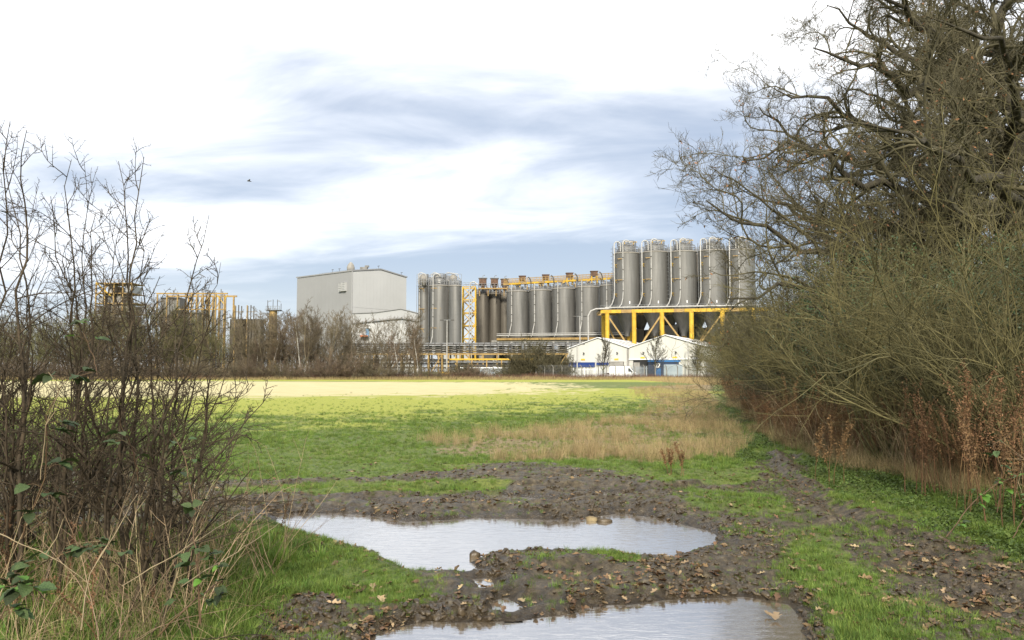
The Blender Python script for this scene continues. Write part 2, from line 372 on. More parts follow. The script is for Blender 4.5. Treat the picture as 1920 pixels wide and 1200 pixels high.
def ground_mat():
    m = bpy.data.materials.new('field_and_mud'); m.use_nodes = True; nt = m.node_tree; L = nt.links.new; b = nt.nodes['Principled BSDF']
    at_ = nd(nt, 'ShaderNodeAttribute', attribute_name='zones'); sp = nd(nt, 'ShaderNodeSeparateColor'); L(at_.outputs[0], sp.inputs[0])
    wt = nd(nt, 'ShaderNodeAttribute', attribute_name='wet')
    tc = nd(nt, 'ShaderNodeTexCoord')
    def noise(s, d=6, r=.6, st=None):
        n = nd(nt, 'ShaderNodeTexNoise', Scale=s, Detail=d, Roughness=r)
        if st:
            mp = nd(nt, 'ShaderNodeMapping'); mp.inputs['Scale'].default_value = st; L(tc.outputs['Object'], mp.inputs[0]); L(mp.outputs[0], n.inputs[0])
        else: L(tc.outputs['Object'], n.inputs[0])
        return n.outputs[0]
    def ramp(f, *cs):
        r = nd(nt, 'ShaderNodeValToRGB'); L(f, r.inputs[0]); e = r.color_ramp.elements
        while len(e) < len(cs): e.new(.5)
        for k, (p, c) in enumerate(cs): e[k].position = p; e[k].color = (*c, 1)
        return r.outputs[0]
    def mix(f, a, c):
        n = nd(nt, 'ShaderNodeMix', data_type='RGBA'); L(f, n.inputs[0]); L(a, n.inputs[6]); L(c, n.inputs[7]); return n.outputs[2]
    def edge(v, nz, k=.55, lo=.38, hi=.62):
        a = nd(nt, 'ShaderNodeMath', operation='MULTIPLY_ADD'); L(nz, a.inputs[0]); a.inputs[1].default_value = k; s = nd(nt, 'ShaderNodeMath', operation='SUBTRACT'); L(v, s.inputs[0]); s.inputs[1].default_value = k * .5; L(s.outputs[0], a.inputs[2])
        r = nd(nt, 'ShaderNodeMapRange', interpolation_type='SMOOTHSTEP'); L(a.outputs[0], r.inputs[0]); r.inputs[1].default_value = lo; r.inputs[2].default_value = hi; return r.outputs[0]
    nA, nB, nC = noise(.35), noise(3.5), noise(28, 5, .65); nD = noise(.9, 5, .6, (1, .35, 1))
    grass = ramp(nC, (.3, (.045, .070, .014)), (.5, (.090, .135, .024)), (.7, (.18, .20, .050)))
    grass = mix(edge(nA, nB, .3, .40, .7), grass, ramp(nC, (.3, (.075, .095, .018)), (.68, (.20, .22, .045))))
    yel = ramp(nC, (.3, (.13, .17, .02)), (.5, (.26, .29, .035)), (.66, (.46, .41, .07)))
    stub = ramp(noise(2.6, 8, .72, (.12, 1, 1)), (.3, (.26, .25, .085)), (.5, (.48, .42, .22)), (.7, (.60, .52, .33)))  # pale stubble, with the patch of sun on it put into the colour
    dry = ramp(nC, (.3, (.11, .078, .035)), (.5, (.22, .165, .085)), (.7, (.36, .28, .16)))
    mud = ramp(noise(11, 8, .68), (.30, (.016, .011, .005)), (.46, (.052, .038, .019)), (.60, (.105, .080, .043)), (.74, (.22, .175, .105)))
    c = mix(edge(sp.outputs[1], nB), grass, dry)
    c = mix(edge(at_.outputs['Alpha'], noise(1.4, 8, .75, (.5, 1, 1)), 1.3, .15, .75), c, yel)
    c = mix(edge(sp.outputs[2], noise(.5, 9, .75, (.25, 1, 1)), 1.0, .25, .75), c, stub)
    fm = edge(sp.outputs[0], nB, .5, .30, .5); c = mix(fm, c, mud)
    dk = nd(nt, 'ShaderNodeMix', data_type='RGBA', blend_type='MULTIPLY'); L(wt.outputs['Fac'], dk.inputs[0]); L(c, dk.inputs[6]); dk.inputs[7].default_value = (.62, .58, .55, 1)
    L(dk.outputs[2], b.inputs['Base Color'])
    rg = nd(nt, 'ShaderNodeMapRange'); L(fm, rg.inputs[0]); rg.inputs[3].default_value = .95; rg.inputs[4].default_value = .46
    rw = nd(nt, 'ShaderNodeMath', operation='MULTIPLY_ADD'); L(wt.outputs['Fac'], rw.inputs[0]); rw.inputs[1].default_value = -.25; L(rg.outputs[0], rw.inputs[2])
    rn = nd(nt, 'ShaderNodeMath', operation='MULTIPLY_ADD', use_clamp=True); L(nB, rn.inputs[0]); rn.inputs[1].default_value = .3; sb = nd(nt, 'ShaderNodeMath', operation='SUBTRACT'); L(rw.outputs[0], sb.inputs[0]); sb.inputs[1].default_value = .15; L(sb.outputs[0], rn.inputs[2])
    L(rn.outputs[0], b.inputs['Roughness']); b.inputs['Specular IOR Level'].default_value = .5
    bp1 = nd(nt, 'ShaderNodeBump', Strength=1.0, Distance=.06); L(noise(18, 8, .7), bp1.inputs['Height']); L(bp1.outputs[0], b.inputs['Normal'])
    return m
ground = tag(link('ground', gme, ground_mat()), kind='structure')

def water_mat():
    m = bpy.data.materials.new('muddy_water'); m.use_nodes = True; nt = m.node_tree; L = nt.links.new
    b = nt.nodes['Principled BSDF']; b.inputs['Base Color'].default_value = (.13, .105, .075, 1); b.inputs['Roughness'].default_value = .04
    b.inputs['IOR'].default_value = 1.33
    gl = nd(nt, 'ShaderNodeBsdfGlossy', Roughness=.045); gl.inputs['Color'].default_value = (1, 1, 1, 1)
    tc = nd(nt, 'ShaderNodeTexCoord'); mp = nd(nt, 'ShaderNodeMapping'); mp.inputs['Scale'].default_value = (1, 2.2, 1); L(tc.outputs['Object'], mp.inputs[0])
    n = nd(nt, 'ShaderNodeTexNoise', Scale=7, Detail=5, Roughness=.55, Distortion=1.2); L(mp.outputs[0], n.inputs[0])
    bp1 = nd(nt, 'ShaderNodeBump', Strength=.5, Distance=.003); L(n.outputs[0], bp1.inputs['Height'])
    for s in (b, gl): L(bp1.outputs[0], s.inputs['Normal'])
    lw = nd(nt, 'ShaderNodeFresnel', IOR=9.0); L(bp1.outputs[0], lw.inputs['Normal'])
    mx = nd(nt, 'ShaderNodeMixShader'); L(lw.outputs[0], mx.inputs[0]); L(b.outputs[0], mx.inputs[1]); L(gl.outputs[0], mx.inputs[2]); L(mx.outputs[0], nt.nodes['Material Output'].inputs[0])
    return m
WM = water_mat()
for nm, poly, _ in PUDS:
    P = np.array(poly); c0 = P.mean(0); st = .06
    gx = np.arange(P[:, 0].min() - .3, P[:, 0].max() + .3, st); gy = np.arange(P[:, 1].min() - .3, P[:, 1].max() + .3, st)
    A, B_ = np.meshgrid(gx, gy); s = sdist(A.ravel(), B_.ravel(), poly).reshape(A.shape)
    k = np.minimum(np.minimum(s[1:, 1:], s[:-1, :-1]), np.minimum(s[1:, :-1], s[:-1, 1:])) > -.20
    i = (np.arange(len(gy) - 1)[:, None] * len(gx) + np.arange(len(gx) - 1)[None])[k]
    if not len(i): continue
    f = np.stack([i, i + 1, i + len(gx) + 1, i + len(gx)], 1); uq, inv = np.unique(f, return_inverse=True)
    V = np.stack([A.ravel(), B_.ravel(), np.full(A.size, WL)], 1)[uq]
    tag(link('puddle', npmesh('puddle', V, [inv.reshape(-1, 4)], True), WM), kind='structure')

# ------------------------------------------------------------------ scattering of small growth (geometry nodes)
def scatter(name, P, rot, scl, variants, label, cat):
    me = bpy.data.meshes.new(name); P = np.asarray(P, np.float32); n = len(P)
    me.vertices.add(n); me.vertices.foreach_set('co', P.ravel())
    a = me.attributes.new('rot', 'FLOAT_VECTOR', 'POINT'); a.data.foreach_set('vector', np.asarray(rot, np.float32).ravel())
    a = me.attributes.new('scl', 'FLOAT', 'POINT'); a.data.foreach_set('value', np.asarray(scl, np.float32))
    a = me.attributes.new('idx', 'INT', 'POINT'); a.data.foreach_set('value', rng.integers(0, len(variants), n).astype(np.int32))
    o = link(name, me, None)
    col = bpy.data.collections.new(name + '_kinds')
    for v in variants: col.objects.link(v)
    ng = bpy.data.node_groups.new(name + '_scatter', 'GeometryNodeTree')
    ng.interface.new_socket('Geometry', in_out='INPUT', socket_type='NodeSocketGeometry'); ng.interface.new_socket('Geometry', in_out='OUTPUT', socket_type='NodeSocketGeometry')
    L = ng.links.new; gi = ng.nodes.new('NodeGroupInput'); go = ng.nodes.new('NodeGroupOutput'); ip = ng.nodes.new('GeometryNodeInstanceOnPoints')
    ci = ng.nodes.new('GeometryNodeCollectionInfo'); ci.inputs['Collection'].default_value = col; ci.inputs['Separate Children'].default_value = True; ci.inputs['Reset Children'].default_value = True
    def na(nm, ty):
        q = ng.nodes.new('GeometryNodeInputNamedAttribute'); q.data_type = ty; q.inputs['Name'].default_value = nm; return q.outputs['Attribute']
    er = ng.nodes.new('FunctionNodeEulerToRotation'); L(na('rot', 'FLOAT_VECTOR'), er.inputs[0])
    L(gi.outputs[0], ip.inputs['Points']); L(ci.outputs[0], ip.inputs['Instance']); ip.inputs['Pick Instance'].default_value = True
    L(na('idx', 'INT'), ip.inputs['Instance Index']); L(er.outputs[0], ip.inputs['Rotation']); L(na('scl', 'FLOAT'), ip.inputs['Scale']); L(ip.outputs[0], go.inputs[0])
    md = o.modifiers.new('scatter', 'NODES'); md.node_group = ng
    return tag(o, label, cat, kind='stuff')
def src(name, V, Fs, mat, smooth=False):
    me = npmesh(name, V, Fs, smooth); me.materials.append(mat); return bpy.data.objects.new(name, me)
def blades(n, h, hv, w, spread, lean, K=4, droop=.0):
    """n bent grass blades rising round the origin"""
    a = rng.random(n) * 2 * pi; r = np.sqrt(rng.random(n)) * spread; S = np.stack([r * np.cos(a), r * np.sin(a), -.01 + 0 * r], 1)
    a2 = a + rng.normal(0, .8, n); ln = h * (1 + rng.uniform(-hv, hv, n)); bend = rng.uniform(.3, 1, n) * lean
    D = np.stack([np.cos(a2), np.sin(a2), 0 * a2], 1); Sd = np.stack([-np.sin(a2), np.cos(a2), 0 * a2], 1)
    V = []; 
    for k in range(K):
        t = k / (K - 1); p = S + D * (ln * bend * t ** 2)[:, None] + np.array([0, 0, 1.]) * (ln * t * (1 - .35 * bend * t - droop * t * t))[:, None]
        wd = w * (1 - t ** 2 * .92); V += [p - Sd * wd / 2, p + Sd * wd / 2]
    V = np.stack(V, 1).reshape(-1, 3); b = np.arange(n)[:, None] * 2 * K
    return V, [np.concatenate([b + [2 * k, 2 * k + 1, 2 * k + 3, 2 * k + 2] for k in range(K - 1)], 0)]
M_grass = pm('grass_blades', (.066, .125, .018), (.18, .225, .045), 9, .6, rnd=.5, trans=.25, spec=.25)
M_dry = pm('dry_grass_blades', (.24, .175, .085), (.40, .31, .165), 3, .75, rnd=.4, trans=.2, spec=.2)
M_dry2 = pm('bleached_stems', (.22, .15, .085), (.40, .30, .19), 3, .75, rnd=.45, trans=.1, spec=.2)
M_rust = pm('rusty_dock_stalks', (.088, .046, .021), (.19, .105, .050), 9, .8, rnd=.35)
M_herb = pm('ground_ivy_leaves', (.045, .075, .018), (.12, .165, .035), 6, .5, rnd=.3, trans=.25)
M_leaf = pm('fallen_leaf', (.075, .042, .020), (.18, .105, .052), 4, .6, rnd=.45, spec=.4)
M_leafp = pm('pale_fallen_leaf', (.20, .135, .07), (.34, .25, .145), 4, .6, rnd=.3, spec=.4)
M_mud = pm('wet_mud', (.020, .014, .008), (.085, .062, .034), 9, .42, bump=.01, spec=.4)
def pick(n, xr, yr, fn, bias=1.0):
    """n random spots: more of them near the near end of yr, kept with the chance fn(x, y)"""
    u = rng.random(n); y = yr[0] * (yr[1] / yr[0]) ** (u ** bias); half = .72 * y + .6
    x = np.clip(rng.uniform(-1, 1, n) * half, xr[0], xr[1]) + rng.uniform(-.2, .2, n)
    z = zones(x, y); e = pud_e(x, y); keep = rng.random(n) < fn(x, y, z, e); x, y, e = x[keep], y[keep], e[keep]; z = [q[keep] for q in z]
    return x, y, height(x, y, z[0], e, True), z, e
gv = [src('green_tuft', *blades(26, .095, .4, .0052, .07, .7), M_grass) for _ in range(4)]
x, y, h, z, e = pick(150000, (-60, 60), (4.3, 66), lambda x, y, z, e: (e < -.06) * np.clip(1.15 - 1.15 * z[0] + .6 * fbm(x, y, .7, 3, 15), .14, 1) * (1 - .55 * z[1]) * (1 - .9 * np.clip(z[3] * 1.3, 0, 1)) * (1 - sstep(26, 64, y)))
n = len(x); sc = (rng.uniform(.35, 1.0, n) * (1 - .5 * z[0]) * (1 + .5 * sstep(12, 30, y)) * np.clip(.75 + .45 * fbm(x, y, .9, 3, 77), .35, 1.4))
scatter('grass', np.stack([x, y, h - .004], 1), np.stack([rng.normal(0, .12, n), rng.normal(0, .12, n), rng.uniform(0, 6.28, n)], 1), sc, gv, 'short wet green grass growing over the near field and between the ruts', 'grass'); print('grass', n)
dv = [src('dry_tuft', *blades(20, .42, .35, .0035, .10, .55, 4, .1), M_dry) for _ in range(4)]
def dryk(x, y, z, e): return (e < -.2) * (z[1] > .35) * (x < 4.9 + .22 * np.maximum(y - 16, 0)) * (.25 + .75 * z[1]) * (fbm(x, y, 1.6, 3, 50) + .25 * fbm(x, y, .4, 2, 51) > .03)
x, y, h, z, e = pick(60000, (-8, 30), (9.5, 95), dryk, .8); n = len(x)
scatter('dry_grass', np.stack([x, y, h], 1), np.stack([rng.normal(0, .16, n), rng.normal(0, .16, n), rng.uniform(0, 6.28, n)], 1), rng.uniform(.45, 1.0, n) * (1 + .3 * sstep(20, 60, y)), dv, 'pale straw-coloured dead grass standing along the right side of the field', 'dry grass'); print('dry', n)
def stalk(seed):
    """dead dock: an upright stem with short side sprays of rusty seed clusters"""
    H = rng.uniform(.8, 1.3)
    b0 = grow(np.zeros((1, 3)), np.array([[rng.normal(0, .08), rng.normal(0, .08), 1.]]), np.array([H]), 7, .06, (0, 0, .1), np.array([.0055]), .4)
    b1 = grow(*spawn(b0, 9, .35, 1, 32, 8, .28, .4, .5, .2)[:3], 3, .1, (0, 0, .2), np.full(9, .0025), .5)
    s = spawn(b1, 8, .2, 1, 40, 20, .1, 0, .5); V1, F1 = tubes(b0, 4); V2, F2 = tubes(b1, 3)
    c = spawn(b0, 60, .45, 1, 70, 20, .0, 0, 1)[0]; c = np.concatenate([c, spawn(b1, 7, .2, 1, 60, 20, 0, 0, 1)[0]])
    n = len(c); V3, F3 = cards(c, rng.normal(size=(n, 3)), rng.normal(size=(n, 3)) + [0, 0, .8], rng.uniform(.015, .04, n), rng.uniform(.008, .018, n))
    V, Fq = join([(V1, F1), (V2, F2)])
    return src('dock_stalk', np.concatenate([V, V3]), [Fq, F3 + len(V)], M_rust)
sv = [stalk(i) for i in range(5)]
def bare_stalk():
    n = 5; S = np.concatenate([rng.normal(0, .07, (n, 2)), np.zeros((n, 1))], 1); D = np.concatenate([rng.normal(0, .16, (n, 2)), np.ones((n, 1))], 1)
    b0 = grow(S, D, rng.uniform(.7, 1.4, n), 6, .07, (0, 0, 0), np.full(n, .0042), .4); b1 = br(spawn(b0, 3, .4, 1, 35, 10, .3, .4, .5), 3, .1, (0, 0, .1))
    V, Fq = join([tubes(b0, 4), tubes(b1, 3)]); return src('bare_stalk', V, [Fq], M_dry2)
bv = [bare_stalk() for _ in range(4)]
def band(n, f0, f1, y0, y1, gap=.0, yb=1.0):
    u = rng.random(n); y = y0 * (y1 / y0) ** (u ** yb); base = 5.25 + .09 * (y - 8) + .145 * np.maximum(y - 20, 0) + .5 * fbm(y * 0, y, 2.2, 2, 71)
    x = base + rng.uniform(f0, f1, n); return x, y, height(x, y)
x, y, h = band(7600, .0, 4.2, 7.4, 75, yb=.85); k = fbm(x, y, 1.2, 3, 60) > -.12; x, y, h = x[k], y[k], h[k]; n = len(x)
scatter('dock_stalks', np.stack([x, y, h], 1), np.stack([rng.normal(0, .1, n), rng.normal(0, .1, n), rng.uniform(0, 6.28, n)], 1), rng.uniform(.5, 1.05, n), sv, 'rust-brown dead dock and willowherb stalks along the foot of the right hedge', 'dead stalks')
x, y, h = band(1700, .0, 3.4, 7.2, 60); k = fbm(x, y, .9, 3, 64) > -.1; x, y, h = x[k], y[k], h[k]; n = len(x)
scatter('bleached_stalks', np.stack([x, y, h], 1), np.stack([rng.normal(0, .2, n), rng.normal(0, .2, n), rng.uniform(0, 6.28, n)], 1), rng.uniform(.45, 1.0, n), bv, 'thin pale bleached stems standing among the rusty stalks on the right', 'dead stalks')
dv2 = [src('fine_dry_tuft', *blades(34, .34, .4, .0028, .13, 1.0, 4, .2), M_dry) for _ in range(3)]
x, y, h = band(4200, -.1, 1.6, 7.0, 60); k = fbm(x, y, 1.1, 3, 61) > .0; x, y, h = x[k], y[k], h[k]; n = len(x)
scatter('dead_grass', np.stack([x, y, h], 1), np.stack([rng.normal(0, .2, n), rng.normal(0, .2, n), rng.uniform(0, 6.28, n)], 1), rng.uniform(.5, 1.1, n), dv2, 'tangled golden dead grass at the foot of the stalks on the right', 'dry grass')
def herb():
    n = 26; a = rng.random(n) * 6.28; r = np.sqrt(rng.random(n)) * .11; P = np.stack([r * np.cos(a), r * np.sin(a), rng.uniform(.01, .10, n)], 1)
    V, F3 = cards(P, np.stack([np.cos(a) * .6, np.sin(a) * .6, 1 + 0 * a], 1) + rng.normal(0, .25, (n, 3)), np.stack([np.cos(a), np.sin(a), .2 + 0 * a], 1), rng.uniform(.025, .06, n), rng.uniform(.018, .042, n), .15)
    return src('herb', V, [F3], M_herb)
hv = [herb() for _ in range(4)]
x, y, h = band(5200, -1.5, 1.5, 6.2, 40); k = (fbm(x, y, .9, 3, 62) > -.2) & (zones(x, y)[0] < .5); x, y, h = x[k], y[k], h[k]; n = len(x)
scatter('ground_ivy', np.stack([x, y, h], 1), np.stack([rng.normal(0, .15, n), rng.normal(0, .15, n), rng.uniform(0, 6.28, n)], 1), rng.uniform(.4, 1.0, n), hv, 'bright green nettles and ground ivy on the verge below the stalks', 'ground cover')
# fallen leaves and clods
def leafshape(seed, lobed=True, L=.09):
    r = np.random.default_rng(seed); K = 9; top = []; 
    for i in range(K + 1):
        t = i / K; w = (.20 * math.sin(pi * min(1, t ** .8)) + (.07 * math.sin(t * 5.2 * pi) if lobed and .1 < t < .95 else 0)) * L * 1.5
        top.append((t * L, max(w, .001 * (i in (0, K)) + .004)))
    cu = r.uniform(.1, .5); cz = r.uniform(-.8, .8); V = []
    for (a, w) in top:
        t = a / L; zc = L * cu * (t - .5) ** 2 + .004
        for s in (-1, 0, 1): V.append((a - L / 2, s * w, zc + abs(s) * w * (.35 + .5 * r.random()) + cz * s * w * (t - .5)))
    f = []
    for i in range(K):
        for s in (0, 1): a = i * 3 + s; f.append((a, a + 1, a + 4, a + 3))
    return np.array(V), [np.array(f)]
lv = [src('litter_leaf', *leafshape(i, i % 2 == 0, .055 + .008 * (i % 3)), M_leaf if i < 6 else M_leafp) for i in range(7)]
x, y, h, z, e = pick(42000, (-14, 12), (4.3, 24), lambda x, y, z, e: (e < .02) * (.10 + .8 * np.clip(z[0] * 1.3, 0, 1) * (fbm(x, y, .6, 3, 90) > .05)) * np.clip(1.25 - y / 22, .1, 1)); n = len(x)
scatter('leaf_litter', np.stack([x, y, np.maximum(h, WL) + .004], 1), np.stack([rng.normal(0, .35, n), rng.normal(0, .35, n), rng.uniform(0, 6.28, n)], 1), rng.uniform(.3, 1.1, n) ** 1.3, lv, 'small brown and tan fallen leaves trodden into the mud', 'leaf litter')
def clod(seed):
    import bmesh
    bm = bmesh.new(); bmesh.ops.create_icosphere(bm, subdivisions=2, radius=1); r = np.random.default_rng(seed); o = r.uniform(0, 50, 2)
    V = np.array([v.co[:] for v in bm.verts]); Fs = np.array([[v.index for v in f.verts] for f in bm.faces]); bm.free()
    d = 1 + .45 * vn(V[:, 0] * 1.6 + o[0], V[:, 1] * 1.6 + V[:, 2] * 1.3 + o[1], seed) + .2 * vn(V[:, 0] * 4 + o[1], V[:, 2] * 4 + V[:, 1] * 3, seed)
    return src('mud_clod', V * d[:, None] * [.034, .028, .017], [Fs], M_mud, False)
cv = [clod(i) for i in range(5)]
x, y, h, z, e = pick(60000, (-12, 11), (4.3, 20), lambda x, y, z, e: (e < -.02) * (z[0] > .4) * (fbm(x, y, .5, 3, 91) > -.1)); n = len(x)
scatter('mud_clods', np.stack([x, y, h], 1), np.stack([rng.normal(0, .4, n), rng.normal(0, .4, n), rng.uniform(0, 6.28, n)], 1), rng.uniform(.2, 1, n) ** 1.8 * 1.1, cv, 'churned lumps of wet brown mud round the puddles', 'mud')
# ------------------------------------------------------------------ the works beyond the field
M_steel = pm('weathered_silo_steel', (.130, .127, .118), (.205, .200, .188), .9, .5, stretch=(1, 1, .08), metal=.45, c3=(.17, .16, .14), spec=.4)
M_steel2 = pm('brown_silo_steel', (.075, .066, .054), (.145, .13, .107), .9, .55, stretch=(1, 1, .08), metal=.4, c3=(.20, .175, .15))
M_band = pm('silo_band', (.20, .185, .16), (.27, .25, .22), 2, .6)
M_pipe = pm('pale_pipe', (.32, .31, .29), (.42, .41, .39), 2, .45)
M_gal = pm('galvanised_rail', (.15, .155, .16), (.24, .245, .25), 2, .5)
M_yel = pm('yellow_steel', (.40, .24, .025), (.55, .36, .04), .8, .55, c3=(.26, .14, .03))
M_yeld = pm('dull_yellow_steel', (.25, .16, .06), (.37, .25, .09), 1.2, .6, c3=(.20, .10, .04))
M_rustb = pm('rusty_box', (.075, .045, .032), (.15, .09, .06), 2, .8)
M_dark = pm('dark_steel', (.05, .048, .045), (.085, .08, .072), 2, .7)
M_conc = pm('concrete', (.22, .21, .19), (.30, .285, .26), 1, .9)
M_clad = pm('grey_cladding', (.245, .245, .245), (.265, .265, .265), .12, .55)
M_cladl = pm('lightened_grey_cladding', (.40, .40, .39), (.43, .43, .42), .12, .55)  # lightened so the warehouse's right face looks better lit than the left
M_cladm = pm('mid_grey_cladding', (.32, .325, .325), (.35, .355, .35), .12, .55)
M_trim = pm('grey_trim', (.22, .22, .22), (.26, .26, .26), 1, .6)
M_cream = pm('cream_sheeting', (.46, .45, .415), (.53, .525, .485), .3, .55, stretch=(1, 1, .2))
M_white = pm('white_paint', (.74, .75, .75), (.80, .80, .80), 1, .4)
M_roofw = pm('white_roof_sheet', (.60, .61, .61), (.70, .70, .70), .4, .5)
M_blue = pm('blue_fascia', (.012, .035, .16), (.02, .05, .20), 1, .5)
M_navy = pm('navy_wall', (.022, .038, .075), (.03, .05, .095), 1, .6)
M_blue2 = pm('bright_blue_trim', (.03, .13, .33), (.045, .17, .40), 1, .5)
M_shut = pm('grey_blue_shutter', (.30, .36, .41), (.36, .42, .46), .6, .5)
M_glass = pm('dark_glass', (.02, .025, .03), (.03, .035, .04), 1, .08, spec=.6)
M_black = pm('black_rubber', (.018, .018, .018), (.03, .03, .03), 3, .8)
M_amber = pm('amber_plate', (.60, .36, .03), (.66, .42, .05), 1, .5)
M_red = pm('red_plastic', (.40, .03, .02), (.5, .05, .03), 1, .4)
M_bluec = pm('blue_hoist', (.12, .25, .40), (.18, .33, .48), 1, .5)
M_orange = pm('orange_canopy', (.50, .13, .04), (.58, .18, .05), 1, .6)

def rail(r, z, h=1.1, n=16, a0=0, a1=2 * pi, cx=0, cy=0, t=.12):
    m = MB(); seg = [(cx + r * cos(a0 + (a1 - a0) * k / n), cy + r * sin(a0 + (a1 - a0) * k / n)) for k in range(n + 1)]
    for zz in (z + h, z + h * .66, z + h * .33): m.tube([(a, b, zz) for a, b in seg], t * .6, 4, False)
    for a, b in seg[::1]: m.bar((a, b, z), (a, b, z + h), t)
    return m
def make_silo(label, px0, px1, ptop, pbot, D, mat=None, courses=5, roofh=.6, hop=0, cone_h=0, pipe=None, group=None, kit='rail', legs=True, seed=0):
    """one silo: shell built of welded courses, roof, rails, pipe, brackets, hopper"""
    x0, x1 = xat(px0, D), xat(px1, D); r = (x1 - x0) / 2; cx = (x0 + x1) / 2; z1 = zat(ptop, D); z0 = zat(pbot, D); mat = mat or M_steel
    t = thing('silo', (cx, D, 0), label, 'silo', group); R_ = random.Random(seed)
    n = courses; hh = (z1 - z0) / n
    for k in range(n):                                  # each welded course is a ring of its own
        m = MB(); a = z0 + k * hh; rr = r - .012 * (k % 2)
        m.lathe([(rr, a), (rr, a + hh)], 36, close=False); m.build('shell_ring', mat, t)
    m = MB(); m.lathe([(r + .02, z1), (r * .96, z1 + roofh * .35), (r * .3, z1 + roofh), (.01, z1 + roofh * 1.05)], 36); m.build('roof', mat, t)
    m = MB(); m.lathe([(r, z1 - .25), (r + .09, z1 - .2), (r + .09, z1), (r, z1 + .03)], 36, close=False); m.build('top_band', M_band, t)
    if hop:
        m = MB(); m.lathe([(r, z0), (r * .2, z0 - hop), (r * .2, z0 - hop - .5)], 32); m.build('hopper', mat, t)
    else:
        m = MB(); m.lathe([(r * .99, max(z0 - 1.2, .05)), (r * .99, z0)], 32, close=False); m.build('skirt', M_dark, t)
    rl = rail(r * .93, z1 + .1, 1.15, 14).build('guard_rail', M_gal, t)
    if kit in ('tall', 'raised'):
        for zz in (z1 - (z1 - z0) * .12, z1 - (z1 - z0) * .5) if kit == 'raised' else (z1 - .8, z1 - (z1 - z0) * .38, z1 - (z1 - z0) * .7):
            m = MB(); a = (-r * .78, -r * .75); m.bar((a[0], a[1] - .35, zz), (a[0] + r * 1.0, a[1] - .5, zz), .14); m.bar((a[0] + r * .55, a[1] - .5, zz), (a[0] + r * .95, a[1] - .3, zz - .9), .12)
            m.bar((a[0], a[1] - .35, zz), (a[0], a[1] + .3, zz), .12); m.build('bracket', M_yeld, t)
        cm = MB()                                        # caged ladder up the left flank
        lx = -r - .32; 
        for s in (-.22, .22): cm.bar((lx, -r * .3 + s, z0 + .5), (lx, -r * .3 + s, z1 + 1.8), .06)
        zz = z0 + .8
        while zz < z1 + 1.4:
            cm.bar((lx, -r * .3 - .22, zz), (lx, -r * .3 + .22, zz), .04)
            if int(zz * 10) % 3 == 0: cm.tube([(lx - .45 * sin(q), -r * .3 + .4 * cos(q), zz) for q in np.linspace(0, pi, 6)], .03, 3, False)
            zz += .45
        cm.build('ladder', M_gal, t)
    if pipe is not None:
        px_ = pipe * r; yy = -math.sqrt(max(r * r - px_ * px_, 0)) - .25; H = z1 - z0
        if kit == 'row':
            path = [(px_, yy, z1 + 1.6), (px_, yy, z0 + H * .30), (px_ - .12, yy - .05, z0 + H * .24), (px_ - .42, yy - .25, z0 + H * .13), (px_ - .5, yy - .25, z0 + H * .05), (px_ - .9, yy - .35, z0 - .1)]
        else:
            top = z1 + 2.0; arc = [(px_ + .85 - .85 * cos(q), yy + .25 * sin(q / 2), top + .85 * sin(q)) for q in np.linspace(0, pi * .95, 9)]
            path = [(px_ - 1.0, yy - .25, z0 + .1), (px_ - .45, yy - .2, z0 + .8), (px_ - .1, yy, z0 + H * .16), (px_, yy, z0 + H * .3), (px_, yy, top)] + arc[1:]
        m = MB(); m.tube(path, .13, 8); m.build('fill_pipe', M_pipe, t)
        for q in (.9, .68, .48, .3): cl = MB(); cl.cb((px_, yy, z0 + H * q), .34, .34, .16); cl.build('pipe_clamp', M_dark, t)
    if kit in ('tall', 'raised'):
        m = MB(); m.lathe([(r * .66, z1), (r * .66, z1 + 1.7), (r * .3, z1 + 2.2)], 24); m.build('roof_collar', mat, t)
        rail(r * .7, z1 + 1.7, 1.2, 12).build('guard_rail', M_gal, t)
    tp = MB(); tp.tube([(0, 0, z1 + roofh), (0, 0, z1 + roofh + .9)], r * .18, 10); tp.cb((r * .4, -.1, z1 + .9), .5, .5, .8); tp.cb((-r * .45, .1, z1 + .8), .35, .35, .7)
    tp.tube([(-.1 * r, -.3, z1 + .8), (-.1 * r, -.3, z1 + 1.9), (r * .5, -.3, z1 + 2.1), (r * .9, -.3, z1 + 1.6)], .08, 6); tp.build('vent_unit', M_gal, t)
    if pipe is not None:
        m = MB(); m.cb((r * .05, -r - .04, z0 + (z1 - z0) * .09), .22, .05, .6); 
        if kit == 'raised': m.build('inspection_plate', M_white, t)
    return t
LG = 'tall slim silos left of the lattice tower'
make_silo('slim grey silo, left front one of the cluster, caged ladder on its left', 783.5, 805, 536, 652, 204, kit='tall', group=LG, courses=8, hop=2.2, pipe=-.7)
make_silo('slim grey silo in the middle of the left cluster with yellow brackets down its face', 806, 841, 536, 650, 200, kit='tall', group=LG, courses=8, hop=2.5, pipe=-.6)
make_silo('rightmost slim silo of the left cluster, smooth and without brackets, beside the lattice tower', 841, 865, 536, 646, 197, kit='plain', group=LG, courses=8, hop=2.5)
make_silo('back silo half hidden between the left and middle silos of the left cluster', 795, 815, 530, 650, 210, kit='plain', group=LG, courses=8, hop=2)
make_silo('back silo half hidden between the middle and right silos of the left cluster', 829, 850, 527, 650, 209, kit='plain', group=LG, courses=8, hop=2)
